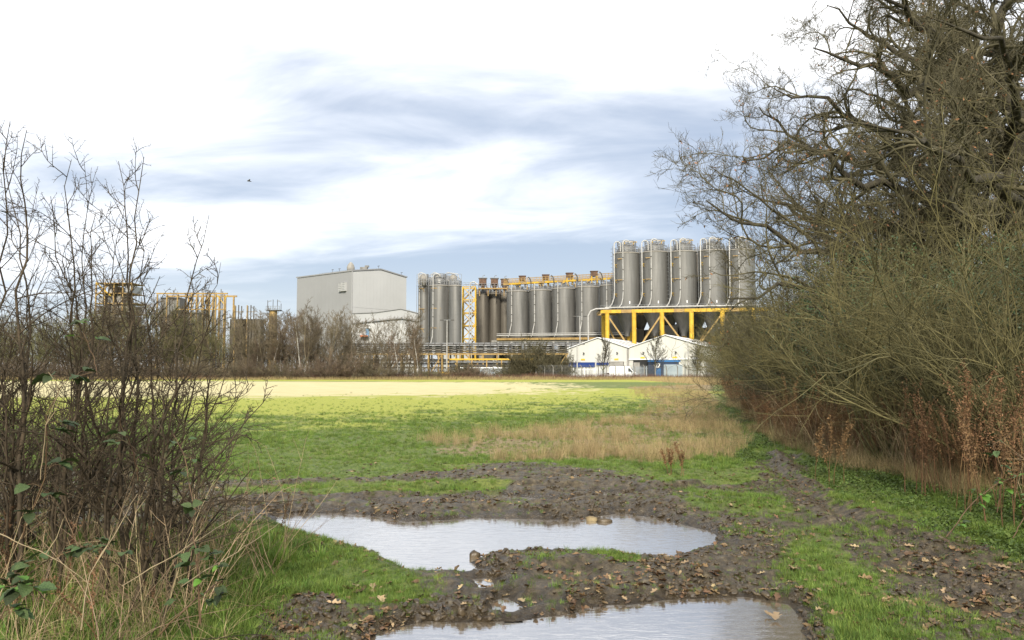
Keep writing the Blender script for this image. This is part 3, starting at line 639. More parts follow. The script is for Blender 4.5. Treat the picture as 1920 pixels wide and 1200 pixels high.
# frame on top and below the left cluster
t = thing('silo_headframe', (xat(823, 202), 202, 0), 'grey cage of rails, ducts and cyclone heads on top of the left silo cluster', 'platform'); z = zat(534, 202); ox = xat(823, 202)
for k, (pa, pb) in enumerate([(783, 805), (808, 833), (833, 866)]):
    m = MB((ox, 202, 0)); xa, xb = xat(pa, 202), xat(pb, 202)
    for zz in (z + .5, z + 1.1, z + 2.4): m.bar((xa, 199.5, zz), (xb, 199.5, zz), .08)
    for xx in np.linspace(xa, xb, 6): m.bar((xx, 199.5, z - .4), (xx, 199.5, z + 2.4), .09)
    m.build('guard_rail', M_gal, t)
    m = MB((ox, 202, 0)); c = (xa + xb) / 2; m.lathe([(.3, z - .2), (.95, z + .8), (.95, z + 2.2), (.3, z + 2.7)], 12, c=(c, 202)); m.build('cyclone', M_band, t)
    m = MB((ox, 202, 0)); m.tube([(xa + .2, 201, z), (xa + .2, 201, z + 2.6), (xa + .8, 201, z + 3), (xb - 1, 201, z + 2.6), (xb - .6, 201, z + 1)], .12, 6); m.build('duct', M_pipe, t)
t = thing('silo_support_frame', (ox, 201, 0), 'steel legs and beams carrying the left silo cluster behind the pipes', 'frame')
for px in (786, 806, 824, 842, 864):
    for dy in (-2.2, 5): m = MB((ox, 201, 0)); m.bar((xat(px, 201), 201 + dy, 0), (xat(px, 201), 201 + dy, zat(648, 200)), .4); m.build('leg', M_yeld if dy < 0 else M_dark, t)
for zz in (4, zat(650, 200)):
    for y_ in (198.8, 206): m = MB((ox, 201, 0)); m.bar((xat(784, 201), y_, zz), (xat(866, 201), y_, zz), .35); m.build('beam', M_dark, t)
# lattice tower
def lattice(name, label, px0, px1, ptop, D, mat, dep=4, bays=5, cat='tower', stairs=True, yb=0):
    xa, xb = xat(px0, D), xat(px1, D); zt = zat(ptop, D); o = ((xa + xb) / 2, D, 0); t = thing(name, o, label, cat)
    for x_ in (xa, xb):
        for y_ in (D, D + dep): m = MB(o); m.bar((x_, y_, 0), (x_, y_, zt), .32); m.build('column', mat, t)
    zs = np.linspace(yb, zt, bays + 1)
    for k, zz in enumerate(zs[1:]):
        m = MB(o)
        for y_ in (D, D + dep): m.bar((xa, y_, zz), (xb, y_, zz), .24)
        for x_ in (xa, xb): m.bar((x_, D, zz), (x_, D + dep, zz), .24)
        m.build('beam', mat, t)
        m = MB(o); f = k % 2
        m.bar((xa if f else xb, D - .05, zs[k]), (xb if f else xa, D - .05, zz), .2); m.build('brace', mat, t)
        if stairs:
            m = MB(o); s, e2 = ((xa, zs[k]), (xb, zz)) if not f else ((xb, zs[k]), (xa, zz))
            for dy in (1.2, 2.2): m.bar((s[0], D + dy, s[1]), (e2[0], D + dy, e2[1]), .16, .3); m.bar((s[0], D + dy, s[1] + 1), (e2[0], D + dy, e2[1] + 1), .07)
            for q in np.linspace(0, 1, 10): m.cb((s[0] + (e2[0] - s[0]) * q, D + 1.7, s[1] + (e2[1] - s[1]) * q), .3, 1, .06)
            m.build('stair_flight', M_yeld, t)
    for y_ in (D, D + dep):
        rail_ = MB(o)
        for zz in (zt + .55, zt + 1.1): rail_.bar((xa, y_, zz), (xb, y_, zz), .07)
        for x_ in np.linspace(xa, xb, 5): rail_.bar((x_, y_, zt), (x_, y_, zt + 1.1), .07)
        rail_.build('guard_rail', M_gal, t)
    return t, o
t, o = lattice('lattice_stair_tower', 'yellow lattice stair tower between the left silo cluster and the dark silos', 867, 891, 538, 205, M_yel, bays=7)
m = MB(o); m.tube([(xat(880, 204), 204, 3), (xat(880, 204), 204, zat(540, 204)), (xat(882, 204), 204, zat(530, 204)), (xat(888, 204), 204, zat(528, 204)), (xat(896, 204), 204, zat(534, 204))], .16, 8); m.build('riser_pipe', M_pipe, t)
m = MB(o); m.tube([(xat(884, 203.6), 203.6, 3), (xat(884, 203.6), 203.6, zat(545, 204))], .12, 8); m.build('riser_pipe', M_pipe, t)
# dark narrow silos
DG = 'narrow dark silos in the middle'
for k, (a, b, tp, lb) in enumerate([(893, 917, 551, 'left one of the narrow dark silos, right beside the yellow lattice tower'), (915, 939, 551, 'middle one of the narrow dark silos, streaked brown'), (934, 958, 552, 'right one of the narrow dark silos, mostly hidden behind the first wide silo')]):
    make_silo(lb, a, b, tp, 643, 222 + k * 1.5, mat=M_steel2, kit='plain', group=DG, courses=6, hop=0)
    D = 220 + k * 1.5; cx = xat((a + b) / 2, D); z = zat(tp, D); t = thing('filter_unit', (cx, D, z), 'rusty filter unit on its frame over the %s narrow dark silo' % ('left', 'middle', 'right')[k], 'filter', 'filter units over the dark silos')
    m = MB(); m.cb((0, 0, 3.4), 2.0, 2.0, 1.5); m.lathe([(.3, 1.2), (.9, 2.6)], 10); m.build('housing', M_rustb, t)
    m = MB(); m.cb((0, 0, 4.3), 2.4, 2.4, .2); m.tube([(0, 0, 4.3), (0, 0, 5.0), (.6, 0, 5.2)], .1, 6); m.build('cap', M_gal, t)
    for sx in (-1, 1):
        for sy in (-1, 1): m = MB(); m.bar((sx * 1.2, sy * 1.2, 0), (sx * 1.0, sy * 1.0, 2.7), .16); m.build('leg', M_rustb, t)
D = 219; t = thing('walkway', (xat(920, D), D, zat(540, D)), 'rusty yellow walkway with railings across the narrow dark silos', 'walkway'); o = (xat(920, D), D, 0)
m = MB(o); zz = zat(540, D); m.box(xat(897, D), xat(957, D), D - .6, D + .6, zz - .35, zz); m.build('deck', M_yeld, t, (0, 0, -zz + 0))
m = MB(o)
for q in (.55, 1.1): m.bar((xat(897, D), D - .6, zz + q), (xat(957, D), D - .6, zz + q), .08)
for px in range(897, 958, 6): m.bar((xat(px, D), D - .6, zz), (xat(px, D), D - .6, zz + 1.1), .08)
m.build('guard_rail', M_gal, t, (0, 0, -zz)); 
for px in (899, 915, 930, 945): m = MB(o); m.bar((xat(px, D), D, zz - 2.2), (xat(px, D), D, zz), .22); m.build('post', M_yeld, t, (0, 0, -zz))
# row of wide silos
WG = 'wide silos in the long row'
row = [(950, 992, 547, 632, 213), (992.5, 1035, 545, 631.5, 210), (1035.5, 1079, 542, 631, 207), (1079.5, 1125, 539, 630.5, 204), (1125.5, 1172, 536, 630, 201)]
nmz = ['first wide silo of the long row, next to the narrow dark silos', 'second wide silo of the long row, counted from the dark silos', 'middle wide silo of the long row of five', 'fourth wide silo of the long row, the last one seen whole', 'fifth wide silo of the row, half hidden behind the raised silos, with a white plate']
for k, (a, b, tp, bt, D) in enumerate(row):
    ts = make_silo(nmz[k], a, b, tp, bt, D, kit='row', group=WG, courses=5, pipe=-.56, roofh=.9)
    D2 = D - .6; x = xat((a + b) / 2, D); z = zat(tp - 10, D)
    if k < 5:
        dx = 1.2 + k * .15
        t = thing('filter_tower', (x + dx, D2, z), ['rust-topped filter box on yellow legs above the first wide silo', 'rust-topped filter box on yellow legs above the second wide silo', 'rust-topped filter box on yellow legs above the middle wide silo', 'rust-topped filter box on yellow legs above the fourth wide silo', 'rust-topped filter box on yellow legs above the half hidden fifth wide silo'][k], 'filter', 'filter boxes over the long row')
        m = MB(); m.cb((0, 0, 2.0), 1.7, 1.6, 1.2); m.build('housing', M_rustb, t)
        m = MB(); m.cb((0, 0, 2.68), 2.0, 1.9, .14); m.build('cap', M_rustb, t)
        for sx in (-1, 1):
            for sy in (-1, 1): m = MB(); m.bar((sx * .7, sy * .7, -.4), (sx * .7, sy * .7, 1.38), .3); m.build('leg', M_yel, t)
        m = MB(); m.bar((-.6, -.65, .3), (.6, -.65, 1.3), .12); m.bar((-1.9, -.3, .0), (-.6, -.3, .9), .3, .4); m.build('brace', M_yel, t)
        t = thing('goose_neck_vent', (x - 2.9, D2, z - .5), 'dark curved vent pipe standing on the roof edge of wide silo number %s' % ('one', 'two', 'three', 'four', 'five')[k], 'vent', 'curved vents on the row')
        m = MB(); m.tube([(0.4, 0, 0), (.35, 0, 1.4), (.1, 0, 2.2), (-.3, 0, 2.6)], .14, 8); m.build('pipe', M_dark, t); m = MB(); m.tube([(-.3, 0, 2.6), (-.45, 0, 2.65)], .2, 8); m.build('flange', M_gal, t)
o = (xat(1050, 208), 208, 0); t = thing('roof_walkway', o, 'long yellow walkway with handrails running over the row of wide silos', 'walkway')
A = Vector(at(945, 534, 214)); B = Vector(at(1152, 523, 202))
for k in range(18):
    p, q = A.lerp(B, k / 18), A.lerp(B, (k + 1) / 18); m = MB(o); m.bar(p + Vector((.02, -.8, 0)), q + Vector((-.02, -.8, 0)), 1.1, .45); m.build('deck_section', M_yel if k % 3 else M_yeld, t)
m = MB(o)
for q in (.5, .9, 1.4): m.bar(A + Vector((0, -1.3, q)), B + Vector((0, -1.3, q)), .11); m.bar(A + Vector((0, .3, q)), B + Vector((0, .3, q)), .11)
for k in range(37): p = A.lerp(B, k / 36); m.bar(p + Vector((0, -1.3, 0)), p + Vector((0, -1.3, 1.4)), .11)
m.build('handrail', M_yeld, t)
for k in range(16): p = A.lerp(B, (k + .5) / 16); m = MB(o); m.bar(p + Vector((0, -.8, -1.7)), p + Vector((0, -.8, -.2)), .22); m.build('post', M_yeld, t)
# base deck of the row
o = (xat(1040, 207), 207, 0); t = thing('silo_deck', o, 'rusty yellow edge beam and dark columns under the row of wide silos', 'platform')
A = Vector(at(932, 637, 212)); B = Vector(at(1175, 635, 199))
for k in range(12):
    p, q = A.lerp(B, k / 12), A.lerp(B, (k + 1) / 12); m = MB(o); m.bar(p + Vector((.03, -3.4, 0)), q + Vector((-.03, -3.4, 0)), .35, .55); m.build('beam', M_yeld, t)
m = MB(o); m.bar(A + Vector((0, 1, -.5)), B + Vector((0, 1, -.5)), 7.6, .5); m.build('slab', M_conc, t)
for k in range(10):
    for dy in (-3, 4): p = A.lerp(B, k / 9 * .98 + .01); m = MB(o); m.bar((p.x, p.y + dy, 0), (p.x, p.y + dy, p.z - .6), .5); m.build('column', M_dark if dy > 0 else M_conc, t)
m = MB(o); pz = [A + Vector((0, -3.9, .9)), B + Vector((-1, -3.9, .9))]; m.tube([pz[0], pz[1]], .16, 8); m.tube([p + Vector((0, 0, .45)) for p in pz], .1, 6); m.build('manifold_pipe', M_pipe, t)
for k in range(8): p = A.lerp(B, k / 8 + .05); m = MB(o); m.tube([p + Vector((-.6, 2, -.8)), p + Vector((-.6, 2, -2.0)), p + Vector((-.6, 2, -4.2))], [1.6, 1.4, .3], 12); m.build('hopper', M_steel2, t)
# low plant building behind racks
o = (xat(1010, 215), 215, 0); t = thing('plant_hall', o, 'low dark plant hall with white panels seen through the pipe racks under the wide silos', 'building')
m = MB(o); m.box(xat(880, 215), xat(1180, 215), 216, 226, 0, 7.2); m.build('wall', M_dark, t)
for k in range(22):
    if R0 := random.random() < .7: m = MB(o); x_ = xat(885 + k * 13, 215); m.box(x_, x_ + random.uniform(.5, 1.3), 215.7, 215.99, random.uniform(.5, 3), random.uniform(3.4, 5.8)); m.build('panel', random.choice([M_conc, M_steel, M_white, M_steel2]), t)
# dark works behind the yellow table
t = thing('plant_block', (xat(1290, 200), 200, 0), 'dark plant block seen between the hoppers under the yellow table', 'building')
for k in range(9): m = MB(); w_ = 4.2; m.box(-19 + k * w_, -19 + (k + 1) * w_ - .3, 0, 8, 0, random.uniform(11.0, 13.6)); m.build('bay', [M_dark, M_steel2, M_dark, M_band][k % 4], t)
# pipe racks
def rack(label, px0, px1, D0, D1, levels, top, seed=1, posts=14):
    R_ = random.Random(seed); A = Vector((xat(px0, D0), D0, 0)); B = Vector((xat(px1, D1), D1, 0)); o = tuple((A + B) / 2); t = thing('pipe_rack', o, label, 'pipe rack')
    for lv in levels:
        for k in range(3):
            m = MB(o); rr = R_.choice([.08, .12, .16, .2]); dz = R_.uniform(-.06, .1); m.tube([A + Vector((0, -1 + k * 1.0, lv + dz + rr)), B + Vector((0, -1 + k * 1.0, lv + dz + rr))], rr, 8); m.build('pipe', R_.choice([M_gal, M_steel2, M_gal, M_dark]), t)
    for k in range(posts):
        p = A.lerp(B, (k + .5) / posts)
        for dy in (-1.3, 1.3): m = MB(o); m.bar((p.x, p.y + dy, 0), (p.x, p.y + dy, top), .26); m.build('post', M_yeld, t)
        m = MB(o)
        for lv in levels: m.bar((p.x, p.y - 1.4, lv - .06), (p.x, p.y + 1.4, lv - .06), .2)
        m.build('cross_beam', M_dark, t)
        if k % 3 == 0 and k < posts - 1: q = A.lerp(B, (k + 1.5) / posts); m = MB(o); m.bar((p.x, p.y - 1.3, .4), (q.x, q.y - 1.3, min(levels) - .3), .16); m.build('brace', M_yeld, t)
    return t, o, A, B
t, o, A, B = rack('long rack of horizontal grey pipes in front of the silos, with pale saddles', 640, 1100, 184, 181, (5.7, 6.2, 6.7, 7.2, 7.7), 5.5, 3, 18)
m = MB(o); m.bar(A + Vector((0, -1.4, 5.45)), B + Vector((0, -1.4, 5.45)), .25, .32); m.build('top_beam', M_yeld, t)
m = MB(o)
for lv in (2.4, 3.3, 4.2): m.tube([A + Vector((0, 1.8, lv)), B + Vector((0, 1.8, lv))], .2, 6)
m.build('lower_pipes', M_dark, t)
for k in range(40): p = A.lerp(B, (k + .5) / 40); m = MB(o); m.bar((p.x, p.y - 1.3, 5.5), (p.x, p.y - 1.3, 8.0), .16); m.build('stanchion', M_dark, t)
for k in range(24):
    p = A.lerp(B, (k + .2) / 24); m = MB(o)
    for lv in (5.7, 6.2, 6.7, 7.2): m.cb((p.x, p.y - 1.5, lv + .12), .75, .2, .1)
    m.build('saddle', M_pipe, t)
t, o, A, B = rack('lower yellow pipe rack with bright yellow top beam, right of the tall lamp post', 844, 1010, 177, 176, (1.9, 2.6, 3.4), 4.2, 8, 6)
m = MB(o); m.bar(A + Vector((0, -1.35, 4.2)), B + Vector((0, -1.35, 4.2)), .3, .35); m.build('top_beam', M_yel, t)
# raised silos on the yellow table
RG = 'raised silos on the yellow table'
rz = [(1151.5, 1201.5, 476, 578.5, 192), (1203, 1255.5, 474, 578, 190), (1257, 1308, 473, 577, 188), (1312, 1363, 471, 577, 186.5), (1366, 1418, 470, 577, 185)]
nr = ['leftmost of the tall raised silos, standing at the left end of the yellow table', 'second raised silo from the left, its face crossed by two yellow brackets', 'third raised silo on the yellow table, with oak twigs crossing in front', 'fourth raised silo, mostly seen through the oak branches', 'rightmost raised silo, hidden deep behind the oak branches']
for k, (a, b, tp, bt, D) in enumerate(rz):
    make_silo(nr[k], a, b, tp, bt, D, kit='raised', group=RG, courses=6, hop=6.2, pipe=-.42, roofh=.5, seed=k)
    t = thing('gantry_frame', (xat((a + b) / 2 + 5, D), D, zat(tp - 3, D)), 'yellow hoist frame on top of raised silo number %s from the left' % ('one', 'two', 'three', 'four', 'five')[k], 'hoist', 'hoist frames on the raised silos')
    for sx in (-1.1, 1.1): m = MB(); m.bar((sx, 0, 0), (sx, 0, 2.6), .2); m.build('post', M_yel, t)
    m = MB(); m.bar((-1.3, 0, 2.5), (1.9, 0, 2.5), .2); m.build('beam', M_yel, t)
    m = MB(); m.bar((-1.1, 0, .5), (1.1, 0, 2.2), .12); m.build('brace', M_yeld, t)
    m = MB((0, 0, 0)); 
    t2 = thing('bent_pipe', (xat(a - 1, D), D - 2.6, 0), 'pale pipe with a hooked top climbing the left flank of raised silo number %s' % ('one', 'two', 'three', 'four', 'five')[k], 'pipe', 'hooked pipes on the raised silos')
    zt = zat(tp, D); zb = zat(bt, D); m.tube([(-1.2, 0, zb + .1), (-.6, 0, zb + .9), (-.1, 0, zb + 2.4), (0, 0, zb + 4), (0, 0, zt + 1.8)] + [(.75 - .75 * cos(q), .1, zt + 1.8 + .75 * sin(q)) for q in np.linspace(.3, pi, 8)] + [(1.5, .1, zt + .2)], .14, 8); m.build('pipe', M_pipe, t2)
    m = MB()
    for q in (.25, .5, .78): zz = zb + (zt - zb) * q; m.bar((0, 0, zz), (1.0, 1.2, zz), .12); m.bar((0, 0, zz), (.7, .9, zz - .7), .1)
    m.build('bracket', M_yel, t2)
for k in range(4):
    a = 1178 + k * 53.5; make_silo('back row silo seen in the gap right of raised silo number %s' % ('one', 'two', 'three', 'four')[k], a, a + 47, 479, 578, 203 - k, mat=M_steel2, kit='plain', group='back row of raised silos', courses=6, hop=6)
    a = 972 + k * 43.5; make_silo('back row silo glimpsed between two front silos of the long row, gap number %s' % ('one', 'two', 'three', 'four')[k], a, a + 38, 549 - k * 2.5, 632, 222 - k * 3, mat=M_steel2, kit='plain', group='back row of the long row', courses=5)
o = (xat(1250, 188), 188, 0); t = thing('silo_table', o, 'bright yellow steel table on thick columns carrying the raised silos', 'platform')
A = Vector(at(1123, 586.5, 191)); B = Vector(at(1440, 582, 180)); 
for k in range(16):
    p, q = A.lerp(B, k / 16), A.lerp(B, (k + 1) / 16); m = MB(o); m.bar(p + Vector((.02, -3.9, 0)), q + Vector((-.02, -3.9, 0)), .4, .75); m.build('edge_beam', M_yel if k % 5 != 2 else M_yeld, t)
m = MB(o)
for k in range(17): p = A.lerp(B, k / 16); m.bar(p + Vector((0, -3.7, 0)), p + Vector((0, 4.2, 0)), .25, .5)
m.bar(A + Vector((0, 4.3, 0)), B + Vector((0, 4.3, 0)), .4, .7); m.build('joist', M_yeld, t)
m = MB(o); m.bar(A + Vector((0, -.2, .42)), B + Vector((0, -.2, .42)), 7.4, .08); m.build('grating', M_dark, t)
m = MB(o)
for q in (.95, 1.45): m.bar(A + Vector((0, -4.0, q)), B + Vector((0, -4.0, q)), .05)
for k in range(50): p = A.lerp(B, k / 49); m.bar(p + Vector((0, -4.0, .4)), p + Vector((0, -4.0, 1.45)), .05)
m.build('guard_rail', M_gal, t)
m = MB(o); m.tube([A + Vector((1, -4.2, .9)), B + Vector((-1, -4.2, .9))], .17, 8); m.build('manifold_pipe', M_pipe, t)
cols = [1135.5, 1187, 1239.5, 1294, 1350, 1405]
for k, px in enumerate(cols):
    f = (px - 1123) / (1440 - 1123); p = A.lerp(B, f)
    for dy in (-3.8, 3.8):
        m = MB(o); m.tube([(p.x, p.y + dy, 0), (p.x, p.y + dy, p.z - .4)], .52, 14); m.build('column', M_yel, t)
    if k < 5:
        q = A.lerp(B, (cols[k + 1] - 1123) / 317); hi = p.z - .8; lo = 5.4
        s, e2 = (p, q) if k % 2 == 0 else (q, p)
        m = MB(o); m.bar((s.x, s.y - 3.9, hi), (e2.x, e2.y - 3.9, lo), .34); m.build('brace', M_yeld, t)
        m = MB(o); m.bar((s.x, s.y + 3.8, hi), (s.x + (e2.x - s.x) * .8, e2.y + 3.8, lo - 1), .34); m.build('brace', M_yeld, t)
m = MB(o); m.tube([A + Vector((2, -4.4, .7)), A + Vector((-1.2, -4.4, .6)), A + Vector((-2.4, -4.4, .1)), A + Vector((-3, -4.4, -1)), A + Vector((-3, -4.4, -6.8))], .17, 8); m.build('drop_pipe', M_pipe, t)
# distant ridge silhouettes right of the lattice tower
t = thing('far_shed', (xat(880, 260), 260, 0), 'low grey shed roof seen through the yellow lattice tower', 'building')
m = MB(); m.poly_y([(-9, 0), (9, 0), (9, 8.6), (0, 10.8), (-9, 8.6)], 0, 20); m.build('wall', M_cladm, t)
# big grey warehouse
corner = Vector((xat(659, 215), 215, 0)); an = radians(40); dl = Vector((-cos(an), sin(an), 0)); dr = Vector((sin(an), cos(an), 0))
lenL = 19.2; lenR = 22.5; Hc = zat(508.5, 215)
for _ in range(60):
    p = corner + dl * lenL; lenL += (p.x / p.y * F + 960 - 553) * .01 * (1 if True else 0)
    q = corner + dr * lenR; lenR -= (q.x / q.y * F + 960 - 760) * .01
t = thing('warehouse', corner, 'big plain grey box warehouse with a shallow gable, tallest building left of the silos', 'warehouse')
# local frame: x to the right along dr, y back along dl
def loc(a, b, z): v = dr * a + dl * b; return (v.x, v.y, z)
rH = Hc + 1.3
def wall_l(a0, a1, z0, z1, dep, m):  # thin slab on left face (a = along dl)
    vs = [loc(o_, a, z) for o_ in (-dep, 0) for a, z in ((a0, z0), (a1, z0), (a1, z1), (a0, z1))]
    m.add(vs, [(0, 1, 2, 3), (7, 6, 5, 4), (0, 4, 5, 1), (1, 5, 6, 2), (2, 6, 7, 3), (3, 7, 4, 0)])
m = MB(); pl = [(0, 0), (lenR, 0), (lenR, Hc), (lenR / 2, rH), (0, Hc)]
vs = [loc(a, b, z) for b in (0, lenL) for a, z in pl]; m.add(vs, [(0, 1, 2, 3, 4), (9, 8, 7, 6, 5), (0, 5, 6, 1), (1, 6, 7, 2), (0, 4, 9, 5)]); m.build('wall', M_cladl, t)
m = MB()
for (a0, z0), (a1, z1) in (((-.25, Hc - .05), (lenR / 2, rH)), ((lenR / 2, rH), (lenR + .25, Hc - .05))):
    vs = [loc(a, b, z + dz) for b in (-.25, lenL + .25) for dz in (.06, .4) for a, z in ((a0, z0), (a1, z1))]
    m.add(vs, [(0, 1, 3, 2), (4, 6, 7, 5), (0, 4, 5, 1), (2, 3, 7, 6), (0, 2, 6, 4), (1, 5, 7, 3)])
m.build('roof', M_trim, t)
nP = 15
for k in range(nP):      # cladding panels on the left face, joints recessed
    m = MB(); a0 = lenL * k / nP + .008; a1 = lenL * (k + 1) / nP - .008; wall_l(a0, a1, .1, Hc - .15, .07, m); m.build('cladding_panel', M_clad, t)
def wall_r(a0, a1, z0, zf, dep, m, zt=None):
    vs = [loc(a, o_, z) for o_ in (-dep, 0) for a, z in ((a0, z0), (a1, z0), (a1, zf(a1)), (a0, zf(a0)))]
    m.add(vs, [(0, 1, 2, 3), (7, 6, 5, 4), (0, 4, 5, 1), (1, 5, 6, 2), (2, 6, 7, 3), (3, 7, 4, 0)])
gz = lambda a: Hc + (rH - Hc) * (1 - abs(a / (lenR / 2) - 1)) - .12
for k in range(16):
    m = MB(); wall_r(lenR * k / 16 + .006, lenR * (k + 1) / 16 - .006, Hc * .66, gz, .07, m); m.build('cladding_panel', M_cladl, t)  # right face: brighter lighting put into the cladding colour
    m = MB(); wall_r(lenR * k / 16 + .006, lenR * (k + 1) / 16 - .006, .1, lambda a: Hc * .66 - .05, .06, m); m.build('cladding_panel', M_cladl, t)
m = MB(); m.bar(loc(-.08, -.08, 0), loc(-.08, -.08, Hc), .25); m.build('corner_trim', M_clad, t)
pr = corner
for k, px in enumerate((640, 647)):
    # louvre boxes on the left face near the corner
    a = 1.0 + (656 - px) / 106 * lenL * .95; m = MB(); wall_l(a - .75, a + .55, zat(546, 217), zat(530, 217), .7, m); v = m.build('louvre_box', M_cladl, t)
    for j in range(5):
        s = MB(); zz = zat(544 - j * 3.2, 217); wall_l(a - .65, a + .4, zz, zz + .16, .78, s); s.build('louvre', M_trim, v)
m = MB(); c = loc(lenR * .06, 2.2, 0); m.lathe([(.8, Hc + .2), (1.05, Hc + .6), (1.1, Hc + 1.3), (.8, Hc + 2.1), (.4, Hc + 2.6), (.12, Hc + 2.8)], 16, c=c[:2]); m.build('cowl', M_conc, t)
m = MB(); c = loc(lenR * .33, 3, 0); m.cb((c[0], c[1], rH + .2), 2.0, 1.6, .9); m.cb((c[0] + .8, c[1], rH + .9), 1.1, .8, .5); m.build('roof_vent', M_steel, t)
for (a, b) in ((0.3, 9), (.3, 6), (lenR * .48, .3), (lenR * .92, .3)):
    m = MB(); c = loc(a, b, 0); z0 = gz(min(max(a, 0), lenR)); m.bar((c[0], c[1], z0), (c[0], c[1], z0 + 1.3), .08); m.bar((c[0] - .3, c[1], z0 + 1.2), (c[0] + .3, c[1], z0 + 1.3), .12); m.build('mast', M_dark, t)
m = MB()
for k in range(12): c = loc(.3, .5 + k * 1.3, 0); m.bar((c[0], c[1], Hc), (c[0], c[1], Hc + .6), .04)
m.bar(loc(.3, .5, Hc + .6), loc(.3, 15, Hc + .6), .04); m.build('roof_rail', M_gal, t)
# annex in front of the warehouse gable
D = 204; o = (xat(659, D), D, 0); t = thing('annex', o, 'lower grey annex with a shallow gable in front of the warehouse, partly behind bare trees', 'building')
zl, zr2 = zat(591, D), zat(583, D); xe = xat(783, D) - o[0]; xr = xat(751, D) - o[0]
m = MB(); m.poly_y([(0, 0), (xe, 0), (xe, zat(587, D)), (xr, zat(578.5, D)), (xat(705, D) - o[0], zat(585, D)), (0, zat(587, D))], 0, 9); m.build('wall', M_cladm, t)
m = MB(); m.poly_y([(-.2, zat(605, D)), (xr, zat(595, D)), (xe, zat(600, D)), (xe, zat(600, D) - .35), (xr, zat(595, D) - .35), (-.2, zat(605, D) - .35)], -.5, 0); m.build('gutter', M_trim, t)
for k in range(14): m = MB(); a = xe * k / 14; m.box(a + .008, a + xe / 14 - .008, -.06, 0, .1, zat(607, D)); m.build('cladding_panel', M_cladl, t)
m = MB(); m.poly_y([(-.2, zat(586.6, D)), (xat(705, D) - o[0], zat(584.6, D)), (xr, zat(578, D)), (xe + .2, zat(586.6, D)), (xe + .2, zat(588, D)), (xr, zat(579.6, D)), (xat(705, D) - o[0], zat(586.2, D)), (-.2, zat(588.2, D))], -.25, 9.2); m.build('roof_edge', M_trim, t)
t = thing('hoist', (xat(689.5, D), D - .6, zat(632, D)), 'pale blue hoist cabinet with a white hood on the annex wall behind the trees', 'hoist')
m = MB(); m.cb((0, 0, 1.1), .7, .6, 2.2); m.build('cabinet', M_bluec, t); m = MB(); m.prism([(-.8, -.5), (.8, -.5), (.5, .4), (-.5, .4)], 2.2, 2.5); m.build('hood', M_white, t)
t = thing('canopy', (xat(684, D), D - 1, zat(631.5, D)), 'small orange canopy over a door low on the annex wall', 'canopy')
m = MB(); m.prism([(-1, -.5), (1, -.5), (1, .9), (-1, .9)], 0, .3); m.build('roof', M_orange, t); m = MB(); m.box(-.5, .5, .92, .96, -4.2, -.1); m.build('door', M_trim, t)
# white sheds
an = radians(25); sx = Vector((cos(an), -sin(an), 0)); L0 = Vector((xat(1066, 172), 172, 0))
def shed(name, label, org, w, he, ha, dep, rl):
    t = thing(name, org, label, 'shed', None, -an)
    m = MB(); pl = [(0, 0), (w, 0), (w, he), (w / 2, ha), (0, he)]
    n = len(pl); m.add([(x_, 0, z_) for x_, z_ in pl] + [(x_, dep, z_) for x_, z_ in pl], [(0, 1, 2, 3, 4), (9, 8, 7, 6, 5), (0, 5, 6, 1), (1, 6, 7, 2), (0, 4, 9, 5)]); m.build('wall', M_cream, t)
    for s in (0, 1):
        a, b = ((-.2 if rl else .05, he - .03), (w / 2, ha)) if s == 0 else ((w / 2, ha), (w + .2, he - .03))
        nS = 12
        for k in range(nS):
            y0 = -.35 + (dep + .35) * k / nS; y1 = -.35 + (dep + .35) * (k + 1) / nS - .05
            m = MB(); vs = [(x_, y_, z_ + d) for y_ in (y0, y1) for d in (.04, .2) for x_, z_ in (a, b)]
            m.add(vs, [(0, 1, 3, 2), (4, 6, 7, 5), (0, 4, 5, 1), (2, 3, 7, 6), (0, 2, 6, 4), (1, 5, 7, 3)]); m.build('roof_sheet', M_roofw, t)
        for k in (2, 4, 6, 8):
            m = MB(); y0 = -.35 + (dep + .35) * (k + .2) / nS; y1 = y0 + .8; c0 = (a[0] + (b[0] - a[0]) * .25, a[1] + (b[1] - a[1]) * .25); c1 = (a[0] + (b[0] - a[0]) * .8, a[1] + (b[1] - a[1]) * .8)
            vs = [(x_, y_, z_ + d) for y_ in (y0, y1) for d in (.22, .26) for x_, z_ in (c0, c1)]; m.add(vs, [(0, 1, 3, 2), (4, 6, 7, 5), (0, 4, 5, 1), (2, 3, 7, 6), (0, 2, 6, 4), (1, 5, 7, 3)]); m.build('rooflight', M_band, t)
    nW = 12
    for k in range(nW):
        a, b = w * k / nW + .006, w * (k + 1) / nW - .006; zf = lambda x_: he + (ha - he) * (1 - abs(x_ / (w / 2) - 1)) - .05
        m = MB(); vs = [(x_, y_, z_) for y_ in (-.05, 0) for x_, z_ in ((a, 3.5), (b, 3.5), (b, zf(b)), (a, zf(a)))]; m.add(vs, [(0, 1, 2, 3), (7, 6, 5, 4), (0, 4, 5, 1), (1, 5, 6, 2), (2, 6, 7, 3), (3, 7, 4, 0)]); m.build('wall_sheet', M_cream, t)
    return t
w1, w2 = 13.4, 15.5; L1 = L0 + sx * (w1 + .02)
s1 = shed('shed', 'left white gabled shed with a blue fascia strip and an open doorway behind the van', L0, w1, 6.35, 8.6, 27, True)
s2 = shed('shed', 'right white gabled shed behind the navy loading bay', L1, w2, 6.5, 8.9, 30, False)
def fbox(t, name, mat, x0, x1, y0, y1, z0, z1): m = MB(); m.box(x0, x1, y0, y1, z0, z1); return m.build(name, mat, t)
fbox(s1, 'fascia', M_blue, .2, 6.0, -.5, -.06, 2.5, 3.45); fbox(s1, 'fascia', M_blue, 6.4, 9.0, -.35, -.06, 2.9, 3.4)
